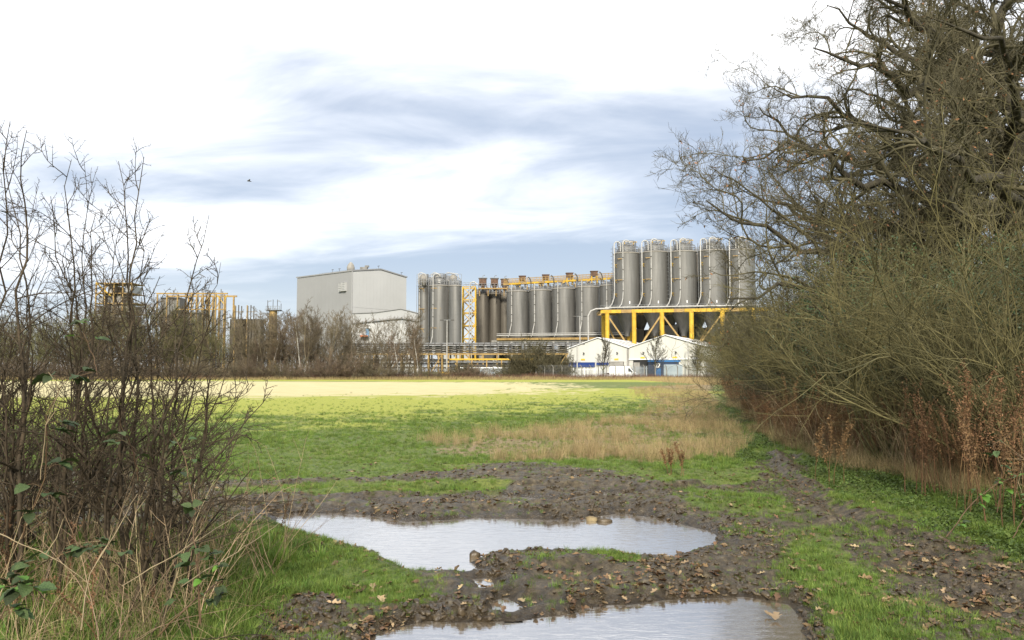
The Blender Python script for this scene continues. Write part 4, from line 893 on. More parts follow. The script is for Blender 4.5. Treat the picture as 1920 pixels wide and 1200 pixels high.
fbox(s1, 'doorway', M_black, .6, 5.6, -.1, -.055, .05, 2.5); fbox(s1, 'doorway', M_dark, 9.1, 12.3, -.1, -.055, .05, 3.6); d_ = fbox(s1, 'roller_door', M_conc, 9.2, 12.2, -.2, -.11, 1.2, 3.5)  # doorway slabs are dark sheets painted in for the unlit inside
fbox(s1, 'downpipe', M_conc, 13.1, 13.35, -.4, -.06, 0, 6.3)
fbox(s2, 'doorway', M_black, .9, 4.6, -.1, -.055, .05, 3.9); fbox(s2, 'door_leaf', M_conc, 1.0, 2.3, -.16, -.11, .05, 3.4); fbox(s2, 'gutter', M_white, .0, w2, -.3, -.06, 3.95, 4.15)  # the black doorway slab stands for shade within the opening
for t_, xs_ in ((s1, (3.3, 10.7)), (s2, (2.9, 9.6))):
    for xx in xs_:
        fbox(t_, 'amber_sign', M_amber, xx - .45, xx + .45, -.12, -.055, 3.9 + (t_ is s2) * .3, 4.25 + (t_ is s2) * .3)
        m = MB(); m.cb((xx + .3, -.4, 5.4), .3, .3, .2); m.bar((xx, -.05, 5.6), (xx + .3, -.45, 5.5), .08); m.build('floodlight', M_dark, t_)
Pb = L1 + sx * 4.4 + Vector((-.42, -.9, 0)) * 1.2
bay = thing('loading_bay', Pb, 'navy blue loading bay with a grey-blue roller shutter in front of the right shed', 'loading bay', None, -an * .55)
fbox(bay, 'wall', M_navy, 0, 8.6, 0, 3.6, 0, 3.5); fbox(bay, 'edging', M_blue2, -.1, 8.7, -.12, 3.6, 3.5, 3.8); fbox(bay, 'side_wall', M_trim, 8.62, 13.4, .2, 3.6, 0, 3.3)
sh = fbox(bay, 'shutter', M_shut, 3.1, 7.3, -.1, -.004, .1, 2.95)
for k in range(14): fbox(sh, 'slat', M_shut, 3.12, 7.28, -.15, -.101, .12 + k * .2, .27 + k * .2)
fbox(bay, 'door_frame', M_navy, 2.9, 3.08, -.25, -.004, 0, 3.1); fbox(bay, 'door_frame', M_navy, 7.32, 7.5, -.25, -.004, 0, 3.1)
fbox(bay, 'post', M_blue2, 1.5, 2.5, -.14, -.004, .05, 2.2)
pn = fbox(bay, 'sign', M_white, 1.55, 2.35, -.2, -.141, 2.3, 3.2)
m = MB(); m.lathe([(.17, -.01), (.26, -.01), (.26, .03), (.17, .03)], 16, close=False)
fbox(pn, 'symbol', M_navy, 1.75, 1.85, -.22, -.201, 2.45, 3.05); fbox(pn, 'symbol', M_navy, 1.852, 2.12, -.22, -.201, 2.95, 3.05); fbox(pn, 'symbol', M_navy, 1.852, 2.12, -.22, -.201, 2.68, 2.78); fbox(pn, 'symbol', M_navy, 2.03, 2.12, -.22, -.201, 2.782, 2.948)
# vehicles
def van(label, px, D, rz):
    t = thing('van', (xat(px, D), D, 0), label, 'van', None, rz)
    L_, Wd = 5.7, 2.0; prof = [(-2.85, .45), (-2.85, 2.35), (-2.7, 2.6), (.9, 2.62), (1.35, 2.45), (2.05, 1.55), (2.62, 1.25), (2.82, .95), (2.85, .45)]
    m = MB(); n = len(prof); ys = [(-Wd / 2, .93), (-Wd / 2 * .96, 1), (Wd / 2 * .96, 1), (Wd / 2, .93)]
    vs = [(a, y_, .45 + (b - .45) * s) for y_, s in ys for a, b in prof]
    fs = [tuple(range(n))[::-1]] + [(j * n + i, j * n + (i + 1) % n, (j + 1) * n + (i + 1) % n, (j + 1) * n + i) for j in range(3) for i in range(n)] + [tuple(range(3 * n, 4 * n))]
    m.add(vs, fs); m.build('body', M_white, t)
    for s in (-1, 1):
        m = MB(); m.poly_y([(1.02, 1.5), (1.95, 1.45), (1.3, 2.2), (1.02, 2.22)], s * 1.0 - .012, s * 1.0 + .012); m.build('side_window', M_glass, t)
        m = MB(); m.cb((1.75, s * 1.15, 1.5), .15, .25, .32); m.build('mirror', M_black, t)
        m = MB(); m.cb((2.8, s * .72, .95), .12, .3, .22); m.build('headlight', M_gal, t)
        m = MB(); m.cb((-2.86, s * .9, 1.1), .06, .14, .7); m.build('tail_light', M_red, t)
        for xx in (-1.75, 1.85):
            m = MB(); m.tube([(xx, s * .78, .36), (xx, s * 1.01, .36)], .36, 18); w = m.build('wheel', M_black, t); m = MB(); m.tube([(xx, s * 1.0, .36), (xx, s * 1.03, .36)], .2, 12); m.build('rim', M_gal, w)
        m = MB(); m.box(-.9, .55, s * 1.005 - .01, s * 1.005 + .01, .6, .66); m.box(-.93, -.9, s * 1.005 - .01, s * 1.005 + .01, .6, 2.3); m.build('door_seam', M_trim, t)
    m = MB(); vs = [(1.42, -.85, 2.36), (1.42, .85, 2.36), (2.08, .9, 1.58), (2.08, -.9, 1.58)]; m.add([(a + .03, b, c + .02) for a, b, c in vs] + vs, [(0, 1, 2, 3), (7, 6, 5, 4), (0, 4, 5, 1), (1, 5, 6, 2), (2, 6, 7, 3), (3, 7, 4, 0)]); m.build('windscreen', M_glass, t)
    m = MB(); m.box(2.72, 2.93, -.95, .95, .3, .6); m.build('bumper', M_black, t)
    return t
van('white high-roofed panel van parked facing right in front of the left shed', 1169, 164.5, radians(-14))
def car(label, px, D, rz):
    t = thing('parked_car', (xat(px, D), D, 0), label, 'car', None, rz); prof = [(-2.1, .35), (-2.15, .85), (-1.9, 1.0), (-1.3, 1.42), (.2, 1.45), (1.0, .98), (1.9, .85), (2.1, .6), (2.1, .35)]; n = len(prof)
    m = MB(); ys = [(-.86, .9), (-.8, 1), (.8, 1), (.86, .9)]; vs = [(a, y_, .35 + (b - .35) * s) for y_, s in ys for a, b in prof]
    m.add(vs, [tuple(range(n))[::-1]] + [(j * n + i, j * n + (i + 1) % n, (j + 1) * n + (i + 1) % n, (j + 1) * n + i) for j in range(3) for i in range(n)] + [tuple(range(3 * n, 4 * n))]); m.build('body', M_white, t)
    for s in (-1, 1):
        m = MB(); m.poly_y([(-1.35, .95), (.7, .95), (.1, 1.3), (-1.15, 1.3)], s * .87 - .01, s * .87 + .01); m.build('side_window', M_glass, t)
        for xx in (-1.3, 1.3): m = MB(); m.tube([(xx, s * .65, .31), (xx, s * .88, .31)], .31, 16); m.build('wheel', M_black, t)
    m = MB(); m.add([(.28, -.7, 1.42), (.28, .7, 1.42), (.95, .75, 1.02), (.95, -.75, 1.02)], [(0, 1, 2, 3)]); m.build('windscreen', M_glass, t)
    return t
car('low white car parked behind the van, only its bonnet and roof showing', 1141, 167.5, radians(10))
# fences
def palisade(label, px0, px1, D0, D1, h=2.4, step=.28, mat=None):
    A = Vector((xat(px0, D0), D0, 0)); B = Vector((xat(px1, D1), D1, 0)); o = tuple((A + B) / 2); t = thing('palisade_fence', o, label, 'fence'); n = int((B - A).length / step)
    m = MB(o)
    for k in range(n):
        p = A.lerp(B, k / n); m.box(p.x - .075, p.x + .075, p.y - .02, p.y + .02, .05, h - .15); m.add([(p.x - .075, p.y, h - .15), (p.x + .075, p.y, h - .15), (p.x, p.y, h)], [(0, 1, 2)])
    tag(m.build('pales', mat or M_gal, t), kind='stuff')
    m = MB(o)
    for z_ in (.5, h - .5): m.bar(A + Vector((0, .06, z_)), B + Vector((0, .06, z_)), .06, .09)
    m.build('rail', mat or M_gal, t)
    for k in range(int((B - A).length / 2.75) + 1): p = A + (B - A).normalized() * 2.75 * k; m = MB(o); m.bar((p.x, p.y + .14, 0), (p.x, p.y + .14, h), .12); m.build('post', mat or M_gal, t)
M_palg = pm('grey_blue_paling', (.22, .25, .28), (.30, .33, .36), .8, .6)
palisade('grey palisade fence behind the yellow skip and the scrub, left of the round bush', 896, 1012, 166, 165, 2.3, mat=M_palg)
palisade('white palisade fence in front of the left shed', 1070, 1140, 163.5, 162, 2.4, mat=M_white)
palisade('grey palisade gate beside the van, left of the navy loading bay', 1187, 1214, 161, 160, 2.6, mat=M_palg)
palisade('blue-grey palisade fence at the foot of the tree belt, far left', 360, 760, 166, 168, 2.4, step=.34, mat=M_palg)
o = (xat(1120, 157), 157, 0); t = thing('mesh_fence', o, 'wire mesh fence on cranked concrete posts along the far edge of the field', 'fence')
pp = [1005, 1021, 1037, 1053.5, 1072, 1090, 1107.5, 1122, 1137, 1154, 1171, 1189, 1208, 1228, 1249, 1270, 1291, 1312, 1334]
for px in pp: x_ = xat(px, 157); m = MB(o); m.tube([(x_, 157, 0), (x_, 157, 2.35), (x_ - .12, 156.8, 2.6), (x_ - .35, 156.6, 2.85)], [.1, .09, .08, .05], 6); m.build('post', M_conc, t)
m = MB(o)
for z_ in np.arange(.1, 2.4, .28): m.bar((xat(1005, 157), 157.1, z_), (xat(1334, 157), 157.1, z_), .018)
for k in range(190): x_ = xat(1005, 157) + k * (xat(1334, 157) - xat(1005, 157)) / 190; m.bar((x_, 157.1, .05), (x_, 157.1, 2.35), .016)
for j in range(3): m.bar((xat(1005, 157) - .1 * j, 156.9 - .12 * j, 2.5 + .13 * j), (xat(1334, 157) - .1 * j, 156.9 - .12 * j, 2.5 + .13 * j), .02)
tag(m.build('mesh', M_gal, t), kind='stuff')
# lamp posts
def lamp(label, px, D, ptop, twin=True):
    h = zat(ptop, D); t = thing('lamp_post', (xat(px, D), D, 0), label, 'lamp post', 'tall lamp posts of the works'); m = MB(); m.tube([(0, 0, 0), (0, 0, h * .4), (0, 0, h)], [.17, .13, .09], 8); m.build('pole', M_pipe, t)
    m = MB(); m.bar((-1.1, 0, h), (1.1, 0, h), .09) if twin else m.bar((0, 0, h), (.9, 0, h + .1), .08); m.build('arm', M_gal, t)
    for s in ((-1, 1) if twin else (1,)): m = MB(); m.cb((s * 1.15, 0, h - .02), .75, .35, .22); m.build('lamp_head', M_dark, t)
lamp('tall lamp post with twin heads in front of the left silo cluster', 838, 172, 600)
lamp('tall twin-headed lamp post in front of the wide silo row, left of the left shed', 1087.5, 178, 593)
lamp('thin single-armed lamp post left of the left white shed', 1082, 160, 645, False)
lamp('thin lamp post in front of the right shed, right of the shutter', 1290, 158, 640, False)
# yellow skip
t = thing('skip', (xat(840, 163), 163, 0), 'small yellow skip standing at the foot of the tall lamp post', 'skip')
m = MB(); m.poly_y([(-1.1, .35), (1.1, .35), (1.5, 1.35), (-1.5, 1.35)], -.8, .8); m.build('body', M_yel, t); m = MB(); m.box(-1.6, 1.6, -.9, .9, 1.36, 1.48); m.build('rim', M_amber, t)
for s in (-1, 1): m = MB(); m.box(s * .8 - .15, s * .8 + .15, -.8, .8, 0, .34); m.build('foot', M_yel, t)
t = thing('container', (xat(935, 170), 170, 0), 'long low white-topped cabin seen under the yellow pipe rack', 'cabin')
fbox(t, 'wall', M_conc, -8, 5, 0, 3, 0, 2.2); fbox(t, 'roof', M_white, -8.2, 5.2, -.15, 3.2, 2.21, 2.45)
for k in range(5): fbox(t, 'window', M_glass, -7 + k * 2.4, -5.8 + k * 2.4, -.03, -.004, 1, 1.8)
# far left structures
D = 262; o = (xat(211, D), D, 0); t = thing('process_tower', o, 'beige and yellow process tower with open steel floors far left behind the hedge shrub', 'tower')
x0, x1 = xat(177, D) - o[0], xat(244, D) - o[0]; zt = zat(530, D)
for k, z_ in enumerate(np.linspace(zat(625, D), zt, 6)):
    fbox(t, 'floor', M_yeld, x0, x1 + (1.5 if k in (2, 3) else 0), 0, 9, z_ - .25, z_)
    if k < 5:
        for j in range(4):
            if (k, j) not in ((4, 0), (4, 2), (3, 3)): fbox(t, 'panel', [M_steel, M_conc, M_steel, M_cladm][(k + j) % 4], x0 + .4 + j * (x1 - x0) / 4, x0 + (j + 1) * (x1 - x0) / 4 - .3, 1, 8, z_ + .05, z_ + (zt - zat(625, D)) / 5 - .9)
for xx in np.linspace(x0, x1, 5): m = MB(); m.bar((xx, -.1, 0), (xx, -.1, zt), .4); m.build('column', M_yeld, t)  # distance haze on the tower is put into its dull yellow colour
m = MB(); m.bar((x0, -.3, zt - 4.5), (x0 + 5, -.3, zt), .35); m.build('brace', M_yeld, t); m = MB(); m.bar((x0 + 5, -.3, zt - 4.5), (x0, -.3, zt), .35); m.build('brace', M_yel, t)
m = MB(); m.bar((x0, -.1, zt + .9), (x1, -.1, zt + .9), .1)
for xx in np.linspace(x0, x1, 9): m.bar((xx, -.1, zt), (xx, -.1, zt + .9), .1)
m.build('guard_rail', M_yeld, t)
for xx in (x0 + 7, x0 + 8.5): m = MB(); m.tube([(xx, 3, zt), (xx, 3, zt + 3)], .3, 8); m.build('stack', M_gal, t)
D = 235; o = (xat(372, D), D, 0); t = thing('yellow_gantry', o, 'long open yellow steel gantry with upright pipes left of the big warehouse', 'gantry')
x0, x1 = xat(290, D) - o[0], xat(424, D) - o[0]; zt = zat(549, D)
fbox(t, 'top_beam', M_yeld, x0, x1, 0, .5, zt - .4, zt); fbox(t, 'top_beam', M_yeld, x0, x1, 8, 8.5, zt - .5, zt); fbox(t, 'lower_beam', M_yeld, xat(330, D) - o[0], x1 - .8, 0, .4, zat(579, D) - .3, zat(579, D))
for k, px in enumerate((292, 310, 330, 346, 356, 366, 378, 390, 402, 418)):
    xx = xat(px, D) - o[0]; fbox(t, 'column', M_yeld, xx - .16, xx + .16, .02, .45, 0, zt - .51); fbox(t, 'column', M_yeld, xx - .22, xx + .22, 8.02, 8.45, 0, zt - .51)
    if 2 < k < 9: m = MB(); m.bar((xx, .2, zat(579, D)), (xx + 1.8, .2, zt - 1), .2); m.build('brace', M_yeld, t)
    if 2 < k < 9:
        for dx in (.5, .95): m = MB(); m.tube([(xx + dx, 3, 1), (xx + dx, 3, zt + random.uniform(.4, 1.6))], .16, 6); m.build('pipe', M_gal, t)
m = MB(); m.bar((x1 - 3.2, .2, zt - .6), (x1 - .9, .2, zt - 3.4), .2); m.bar((x1, .2, zt - .6), (x1 - 1, .2, zt - 2.4), .2); m.build('brace', M_yel, t)
fbox(t, 'vessel', M_steel, x0 + .5, x0 + 6.2, 2, 7, 6, zt - 1.2); fbox(t, 'vessel', M_steel, x0 + 7, x0 + 12, 2, 7, 6, zat(585, D)); fbox(t, 'lamp', M_white, x0 + 9.3, x0 + 9.8, .9, 1.2, zat(594, D) - .2, zat(594, D) + .2)
for k, (pa, lb) in enumerate(((446, 'left group of thin vent stacks rising over the tree belt'), (469, 'right group of thin vent stacks rising over the tree belt'))):
    D = 240; t = thing('vent_stacks', (xat(pa, D), D, 0), lb, 'stacks', 'vent stacks over the trees')
    for j in (-.9, 0, .9): m = MB(); m.tube([(j, 0, 8), (j, 0, zat(572 - abs(j) * -2, D))], .16, 8); m.build('stack', M_steel2, t)
    fbox(t, 'frame', M_yeld, -1.4, 1.4, .3, .6, zat(585, D), zat(584, D)); fbox(t, 'frame', M_yeld, -1.4, -1.15, .3, .6, 0, zat(572, D)); fbox(t, 'base', M_steel2, -2.8, 2.8, .7, 4, 0, zat(598, D))
D = 238; o = (xat(513, D), D, 0); t = thing('lookout_platform', o, 'small railed platform with masts and lamps on a thick yellow-green leg, left of the warehouse', 'platform')
zz = zat(583, D); m = MB(); m.tube([(-.3, 0, 0), (-.3, 0, zz)], 1.2, 12); m.build('column', M_yeld, t); fbox(t, 'deck', M_dark, -2, 2, -1.5, 1.5, zz, zz + .25)
m = MB()
for q in (.7, 1.3): m.bar((-2, -1.5, zz + q), (2, -1.5, zz + q), .1)
for xx in np.linspace(-2, 2, 7): m.bar((xx, -1.5, zz), (xx, -1.5, zz + 1.3), .1)
m.build('guard_rail', M_gal, t)
for xx, h in ((-2, 3.2), (-.4, 3.4), (.9, 3.4), (2, 2.2)): m = MB(); m.bar((xx, 0, zz), (xx, 0, zz + h), .14); m.build('mast', M_dark, t)
for s in (-1, 1): m = MB(); m.bar((s * 2, 0, zz + 2.6), (s * 1.3, 0, zz + 3.0), .12); m.cb((s * 1.2, 0, zz + 3.0), .5, .3, .2); m.build('lamp', M_gal, t)
# bird
bx = at(467, 340, 60); t = thing('bird', bx, 'small dark bird flying in the cloudy sky above the left trees', 'bird', None, .6)
m = MB(); m.tube([(-.17, 0, 0), (-.1, 0, .01), (0, 0, .02), (.1, 0, .01), (.2, 0, .0)], [.006, .03, .042, .03, .006], 6); m.build('body', M_dark, t)
for s in (-1, 1): m = MB(); m.add([(.06, 0, .03), (-.07, 0, .03), (-.05, s * .17, .13), (.05, s * .16, .13), (-.06, s * .34, .06)], [(0, 1, 2, 3), (3, 2, 4)]); m.build('wing', M_dark, t)
# ------------------------------------------------------------------ trees, shrubs and hedges
B_oak = pm('oak_bark', (.032, .027, .019), (.075, .066, .044), 3.5, .9, bump=.02, bscale=14, c3=(.10, .115, .05))
B_twig = pm('oak_twigs', (.052, .046, .024), (.115, .100, .055), 1.2, .85)
B_haz = pm('hazel_bark', (.048, .045, .017), (.17, .145, .060), .9, .8, c3=(.095, .11, .034))
B_brown = pm('brown_twigs', (.092, .074, .048), (.17, .135, .090), .5, .85, rnd=.2)
B_purp = pm('birch_twigs', (.105, .074, .052), (.175, .130, .092), .5, .85, rnd=.2)
B_green = pm('willow_twigs', (.105, .098, .045), (.165, .150, .075), .5, .85, rnd=.2)
B_birch = pm('birch_bark', (.30, .28, .25), (.52, .50, .46), 2, .7, stretch=(1, 1, 3))
B_red = pm('red_stems', (.16, .030, .022), (.26, .060, .040), 2, .7)
M_ever = pm('evergreen_leaves', (.018, .042, .014), (.055, .095, .030), 2, .45, spec=.5)
M_ivy = pm('ivy_leaves', (.018, .040, .012), (.045, .080, .024), 2, .5, spec=.4)
M_oakl = pm('retained_oak_leaves', (.16, .070, .030), (.30, .15, .07), 3, .7)

def rs(pts, K):
    P = np.array(pts, float); s = np.concatenate([[0], np.cumsum(np.linalg.norm(np.diff(P, axis=0), axis=1))]); t = np.linspace(0, s[-1], K)
    # Catmull-like smoothing by cubic of the cumulative length
    return np.stack([np.interp(t, s, P[:, i]) for i in range(3)], 1), s[-1]
def guided(list_pts, K, r0, r1=.3, jig=.03):
    Ps, Ls = [], []
    for p in list_pts:
        q, l = rs(p, K); n = rng.normal(0, 1, (K, 3)); n = np.cumsum(n, 0); n -= np.linspace(0, 1, K)[:, None] * n[-1]; q = q + n * jig * l / math.sqrt(K)
        Ps.append(q); Ls.append(l)
    P = np.stack(Ps); r0 = np.broadcast_to(np.asarray(r0, float), (len(P),)); t = np.linspace(0, 1, K)[None]
    return P, r0[:, None] * (1 - t * (1 - r1)), np.array(Ls)
def shift(B, o): return (B[0] - np.array(o), B[1], B[2])

def oak(label, base, trunk_pts, rT, limbs, rL, n=(9, 8, 7, 5), leaves=1500, seed=1, group='oaks on the right'):
    global rng; rng = np.random.default_rng(seed); o = base
    T_ = guided([trunk_pts], 9, rT, .45, .015); LB = guided(limbs, 18, rL, .07, .075)
    b1 = br(spawn(LB, n[0], .14, 1, 46, 15, .40, .5, .62, .12, .35, .014), 10, .23, (0, 0, .3), .2)
    b2 = br(spawn(b1, n[1], .1, 1, 44, 16, .46, .35, .6, .08, .3, .008), 7, .25, (0, 0, .2), .3)
    b3 = br(spawn(b2, n[2], .1, 1, 42, 18, .5, .3, .6, .08, .3, .0052), 4, .20, (0, 0, .3), .45)
    b4 = br(spawn(b3, n[3], .1, 1, 40, 18, .62, .3, .7, .10, .3, .0042), 2, .18, (0, 0, .3), .5)
    t = thing('oak_tree', o, label, 'tree', group)
    link('trunk', branch_mesh('trunk', [(shift(T_, o), 12), (shift(LB, o), 8)]), B_oak, t)
    link('crown', branch_mesh('crown', [(shift(b1, o), 6), (shift(b2, o), 4), (shift(b3, o), 3), (shift(b4, o), 3)]), B_twig, t)
    if leaves:
        p = spawn(b3, 3, .3, 1, 60, 30, .1, 0)[0]; p = p[rng.choice(len(p), leaves)] - np.array(o); k = fbm(p[:, 0], p[:, 2], 1.8, 3, 5) > -.1; p = p[k]; m = len(p)
        V, F3 = cards(p, rng.normal(size=(m, 3)), rng.normal(size=(m, 3)) - [0, 0, .8], rng.uniform(.05, .11, m), rng.uniform(.03, .055, m)); link('dead_leaves', npmesh('dead_leaves', V, [F3]), M_oakl, t)
    print('oak tris', (len(b4[0]) * 12 + len(b3[0]) * 24 + len(b2[0]) * 48))
    return t
D = 23; bx_ = at(1897, 760, D); 
def A_(px, py, d=23): return at(px + max(0, 1720 - px) * .11, py + max(0, 400 - py) * .03, d)
hub = A_(1893, 420); hub2 = A_(1890, 300)
limbsA = [[A_(1893, 520), A_(1760, 515, 21.5), A_(1640, 520, 20.5), A_(1530, 512, 20), A_(1500, 532, 19.7), A_(1440, 520, 19.5), A_(1390, 540, 19.3), A_(1320, 560, 19)],
          [A_(1893, 520), A_(1780, 500, 20.5), A_(1640, 490, 19.5), A_(1500, 475, 19), A_(1440, 492, 18.9)],
          [A_(1893, 500), A_(1800, 470, 21), A_(1640, 455, 20), A_(1500, 440, 19.5), A_(1400, 400, 19), A_(1330, 395, 18.8), A_(1275, 375, 18.6)],
          [hub, A_(1790, 380, 22), A_(1680, 350, 21), A_(1560, 350, 20.5), A_(1440, 310, 20), A_(1350, 300, 19.5)],
          [hub, A_(1840, 330, 24), A_(1760, 280, 25), A_(1690, 270, 25), A_(1640, 220, 25.5), A_(1520, 190, 25), A_(1420, 160, 25)],
          [hub2, A_(1820, 230, 22), A_(1700, 170, 21.5), A_(1590, 120, 21), A_(1500, 80, 20.5)],
          [hub2, A_(1840, 170, 23), A_(1780, 70, 23), A_(1690, 0, 22), A_(1620, -60, 21.5)],
          [hub2, A_(1870, 100, 23), A_(1850, -60, 23), A_(1790, -200, 22)],
          [hub2, A_(1960, 150, 24), A_(2050, 0, 25), A_(2200, -100, 26)],
          [hub, A_(1990, 330, 22), A_(2150, 280, 21), A_(2300, 240, 20)],
          [hub, A_(1950, 400, 26), A_(2020, 340, 29), A_(2100, 300, 31)],
          [hub, A_(1800, 420, 26), A_(1680, 400, 28.5), A_(1560, 400, 30)],
          [hub2, A_(1860, 240, 26), A_(1800, 140, 29), A_(1700, 60, 31)],
          [hub, A_(1860, 400, 19.5), A_(1760, 330, 17), A_(1640, 270, 15.5), A_(1560, 220, 15)],
          [hub2, A_(1880, 220, 20), A_(1830, 100, 18), A_(1740, 20, 17)]]
oakA = oak('big bare oak far right, its crooked low limb reaching left over the thicket', (bx_[0], D, 0), [(bx_[0], D, -.1), A_(1895, 600), A_(1893, 450), hub2], .50, limbsA, [.25, .16, .22, .22, .26, .24, .24, .28, .25, .22, .22, .2, .22, .2, .2], n=(14, 8, 7, 5), leaves=3500, seed=12)
D = 29; bb = at(1806, 740, D); C_ = lambda px, py, d=29: at(px + max(0, 1700 - px) * .12, py, d); h1 = C_(1806, 380); h2 = C_(1804, 250)
limbsB = [[h1, C_(1740, 330), C_(1650, 300, 28), C_(1540, 280, 27), C_(1450, 250, 27), C_(1385, 200, 27)], [h1, C_(1700, 420, 30), C_(1560, 400, 31), C_(1450, 380, 31), C_(1340, 350, 31)],
          [h2, C_(1760, 190), C_(1680, 120, 28), C_(1600, 40, 27.5), C_(1530, 10, 27)], [h2, C_(1800, 130), C_(1760, 20, 29), C_(1700, -80, 29)], [h2, C_(1880, 180, 28), C_(1960, 80, 27), C_(2040, 0, 27)],
          [h1, C_(1880, 330, 27), C_(1990, 290, 26), C_(2100, 250, 25)], [h1, C_(1740, 440, 27), C_(1620, 450, 26), C_(1500, 470, 25)], [h2, C_(1740, 240, 32), C_(1640, 180, 34), C_(1540, 150, 35)], [h1, C_(1860, 400, 32), C_(1930, 330, 35)]]
oakB = oak('second bare oak with a dark upright trunk behind and left of the big one', (bb[0], D, 0), [(bb[0], D, -.1), C_(1808, 560), C_(1804, 400), h2], .46, limbsB, [.22, .2, .24, .24, .22, .2, .18, .2, .2], n=(13, 9, 7, 5), leaves=1500, seed=5)
# generic bare trees ---------------------------------------------------------
def gen_tree(name, seed, H=11, spread=.55, twigm=None, bark=None, n=(24, 9, 7), r=.16, up=.5, ang=42, t0=.22, lr=.42, wob=.07, rt=.014, forks=1):
    """makes the trunk and crown meshes of a bare tree of unit place, returns them"""
    global rng; rng = np.random.default_rng(seed)
    S = np.zeros((forks, 3)); S[:, 2] = -.15; dr_ = np.concatenate([rng.normal(0, .16 if forks > 1 else .03, (forks, 2)), np.ones((forks, 1))], 1)
    T_ = grow(S, dr_, np.full(forks, H) * rng.uniform(.8, 1, forks), 12, wob * .5, (0, 0, .3), np.full(forks, r / math.sqrt(forks)), .12)
    b1 = br(spawn(T_, n[0] // forks, t0, .98, ang, 10, lr, .62, .45, .1, .25, .018), 7, wob, (0, 0, up), .25)
    b2 = br(spawn(b1, n[1], .1, 1, 38, 12, .42, .4, .55, .12, .3, .010), 5, wob * 1.4, (0, 0, up * .7), .35)
    b3 = br(spawn(b2, n[2], .1, 1, 36, 14, .55, .35, .7, .1, .3, rt * .5), 4, wob * 1.6, (0, 0, up * .4), .5)
    return [('trunk', branch_mesh(name + '_trunk', [(T_, 8)]), bark), ('crown', branch_mesh(name + '_crown', [(b1, 4), (b2, 3), (b3, 3)]), twigm)]
def gen_bush(name, seed, H=4, n=34, ang=34, mat=None, n2=10, n3=8, n4=0, r=.022, arch=-.5, base=.5, wob=.05, up=.25, rt=.004, lr=.34):
    global rng; rng = np.random.default_rng(seed); a = rng.random(n) * 6.28; th = np.radians(np.abs(rng.normal(0, ang, n))).clip(0, 1.35); q = rng.random(n) ** .5 * base
    S = np.stack([q * np.cos(a), q * np.sin(a), -.1 + 0 * a], 1); D_ = np.stack([np.sin(th) * np.cos(a), np.sin(th) * np.sin(a), np.cos(th)], 1)
    T_ = grow(S, D_, H * rng.uniform(.6, 1.08, n), 10, wob, (0, 0, arch), r * rng.uniform(.6, 1.2, n), .2)
    b1 = br(spawn(T_, n2, .12, 1, 34, 12, lr, .4, .55, up, .3, .006), 6, wob * 1.3, (0, 0, .1), .35)
    b2 = br(spawn(b1, n3, .1, 1, 36, 14, .5, .3, .6, .1, .3, rt), 4, wob * 1.5, (0, 0, .1), .5)
    ls = [(T_, 5), (b1, 4), (b2, 3)]
    if n4: ls.append((br(spawn(b2, n4, .1, 1, 40, 14, .5, .3, .7, .1, .3, rt * .8), 3, wob, (0, 0, 0), .5), 3))
    return [('stems', branch_mesh(name + '_stems', ls[:1]), mat), ('twigs', branch_mesh(name + '_twigs', ls[1:]), mat)]
KN = {}
def plant(kind, nm, parts, loc_, rz, sc, label, cat, group):
    t = thing(nm, loc_, label, cat, group, rz); t.scale = sc if isinstance(sc, tuple) else (sc,) * 3
    for pn_, me, mt in parts: link(pn_, me, mt, t)
    return t
# the belt behind the field
bk = [gen_tree('alder', 21, 10.5, twigm=B_purp, bark=B_brown, r=.15, n=(22, 9, 7), rt=.03), gen_tree('ash', 22, 11, twigm=B_brown, bark=B_brown, ang=48, n=(22, 9, 7), rt=.03, forks=2, t0=.12),
      gen_tree('willow', 23, 9, twigm=B_green, bark=B_green, ang=36, n=(30, 10, 8), rt=.03, forks=5, t0=.1, lr=.45), gen_tree('thorn', 24, 8, twigm=B_brown, bark=B_brown, ang=56, n=(24, 9, 7), rt=.03, forks=3, t0=.08, lr=.5),
      gen_tree('birch', 25, 11.5, twigm=B_purp, bark=B_birch, ang=36, n=(26, 10, 8), rt=.026, r=.17, up=.2), gen_tree('birchfork', 26, 11.5, twigm=B_purp, bark=B_birch, ang=34, n=(28, 10, 8), rt=.026, forks=2, r=.22, up=.2)]
LB_ = {0: ('alder_tree', 'purple-brown bare alder in the belt behind the field', 'red-purple bare trees in the belt'), 1: ('ash_tree', 'bare brown tree in the belt behind the field', 'brown bare trees in the belt'),
       2: ('willow_tree', 'greenish bare willow in the belt behind the field', 'greenish bare willows in the belt'), 3: ('hawthorn_tree', 'spreading thorn tree in the belt behind the field', 'spreading thorn trees in the belt')}
LM = [(-200, 'well outside the left edge'), (60, 'behind the near blackthorns'), (170, 'left of the process tower'), (250, 'below the process tower'), (320, 'below the gantry left end'), (425, 'below the yellow gantry'), (485, 'below the vent stacks'), (535, 'below the lookout platform'), (600, 'below the warehouse left half'), (660, 'below the warehouse louvres'), (720, 'before the annex'), (790, 'before the start of the pipe rack'), (2000, 'before the silos')]
def lmk(px): return next(b for a, b in LM if px < a)
R_ = random.Random(9); tops = [(-250, 600), (0, 600), (130, 596), (180, 572), (250, 568), (300, 574), (330, 580), (380, 586), (430, 594), (480, 596), (520, 600), (560, 590), (620, 592), (660, 600), (690, 620), (720, 605), (760, 598), (800, 605)]
def topat(px): return float(np.interp(px, [a for a, _ in tops], [b for _, b in tops]))
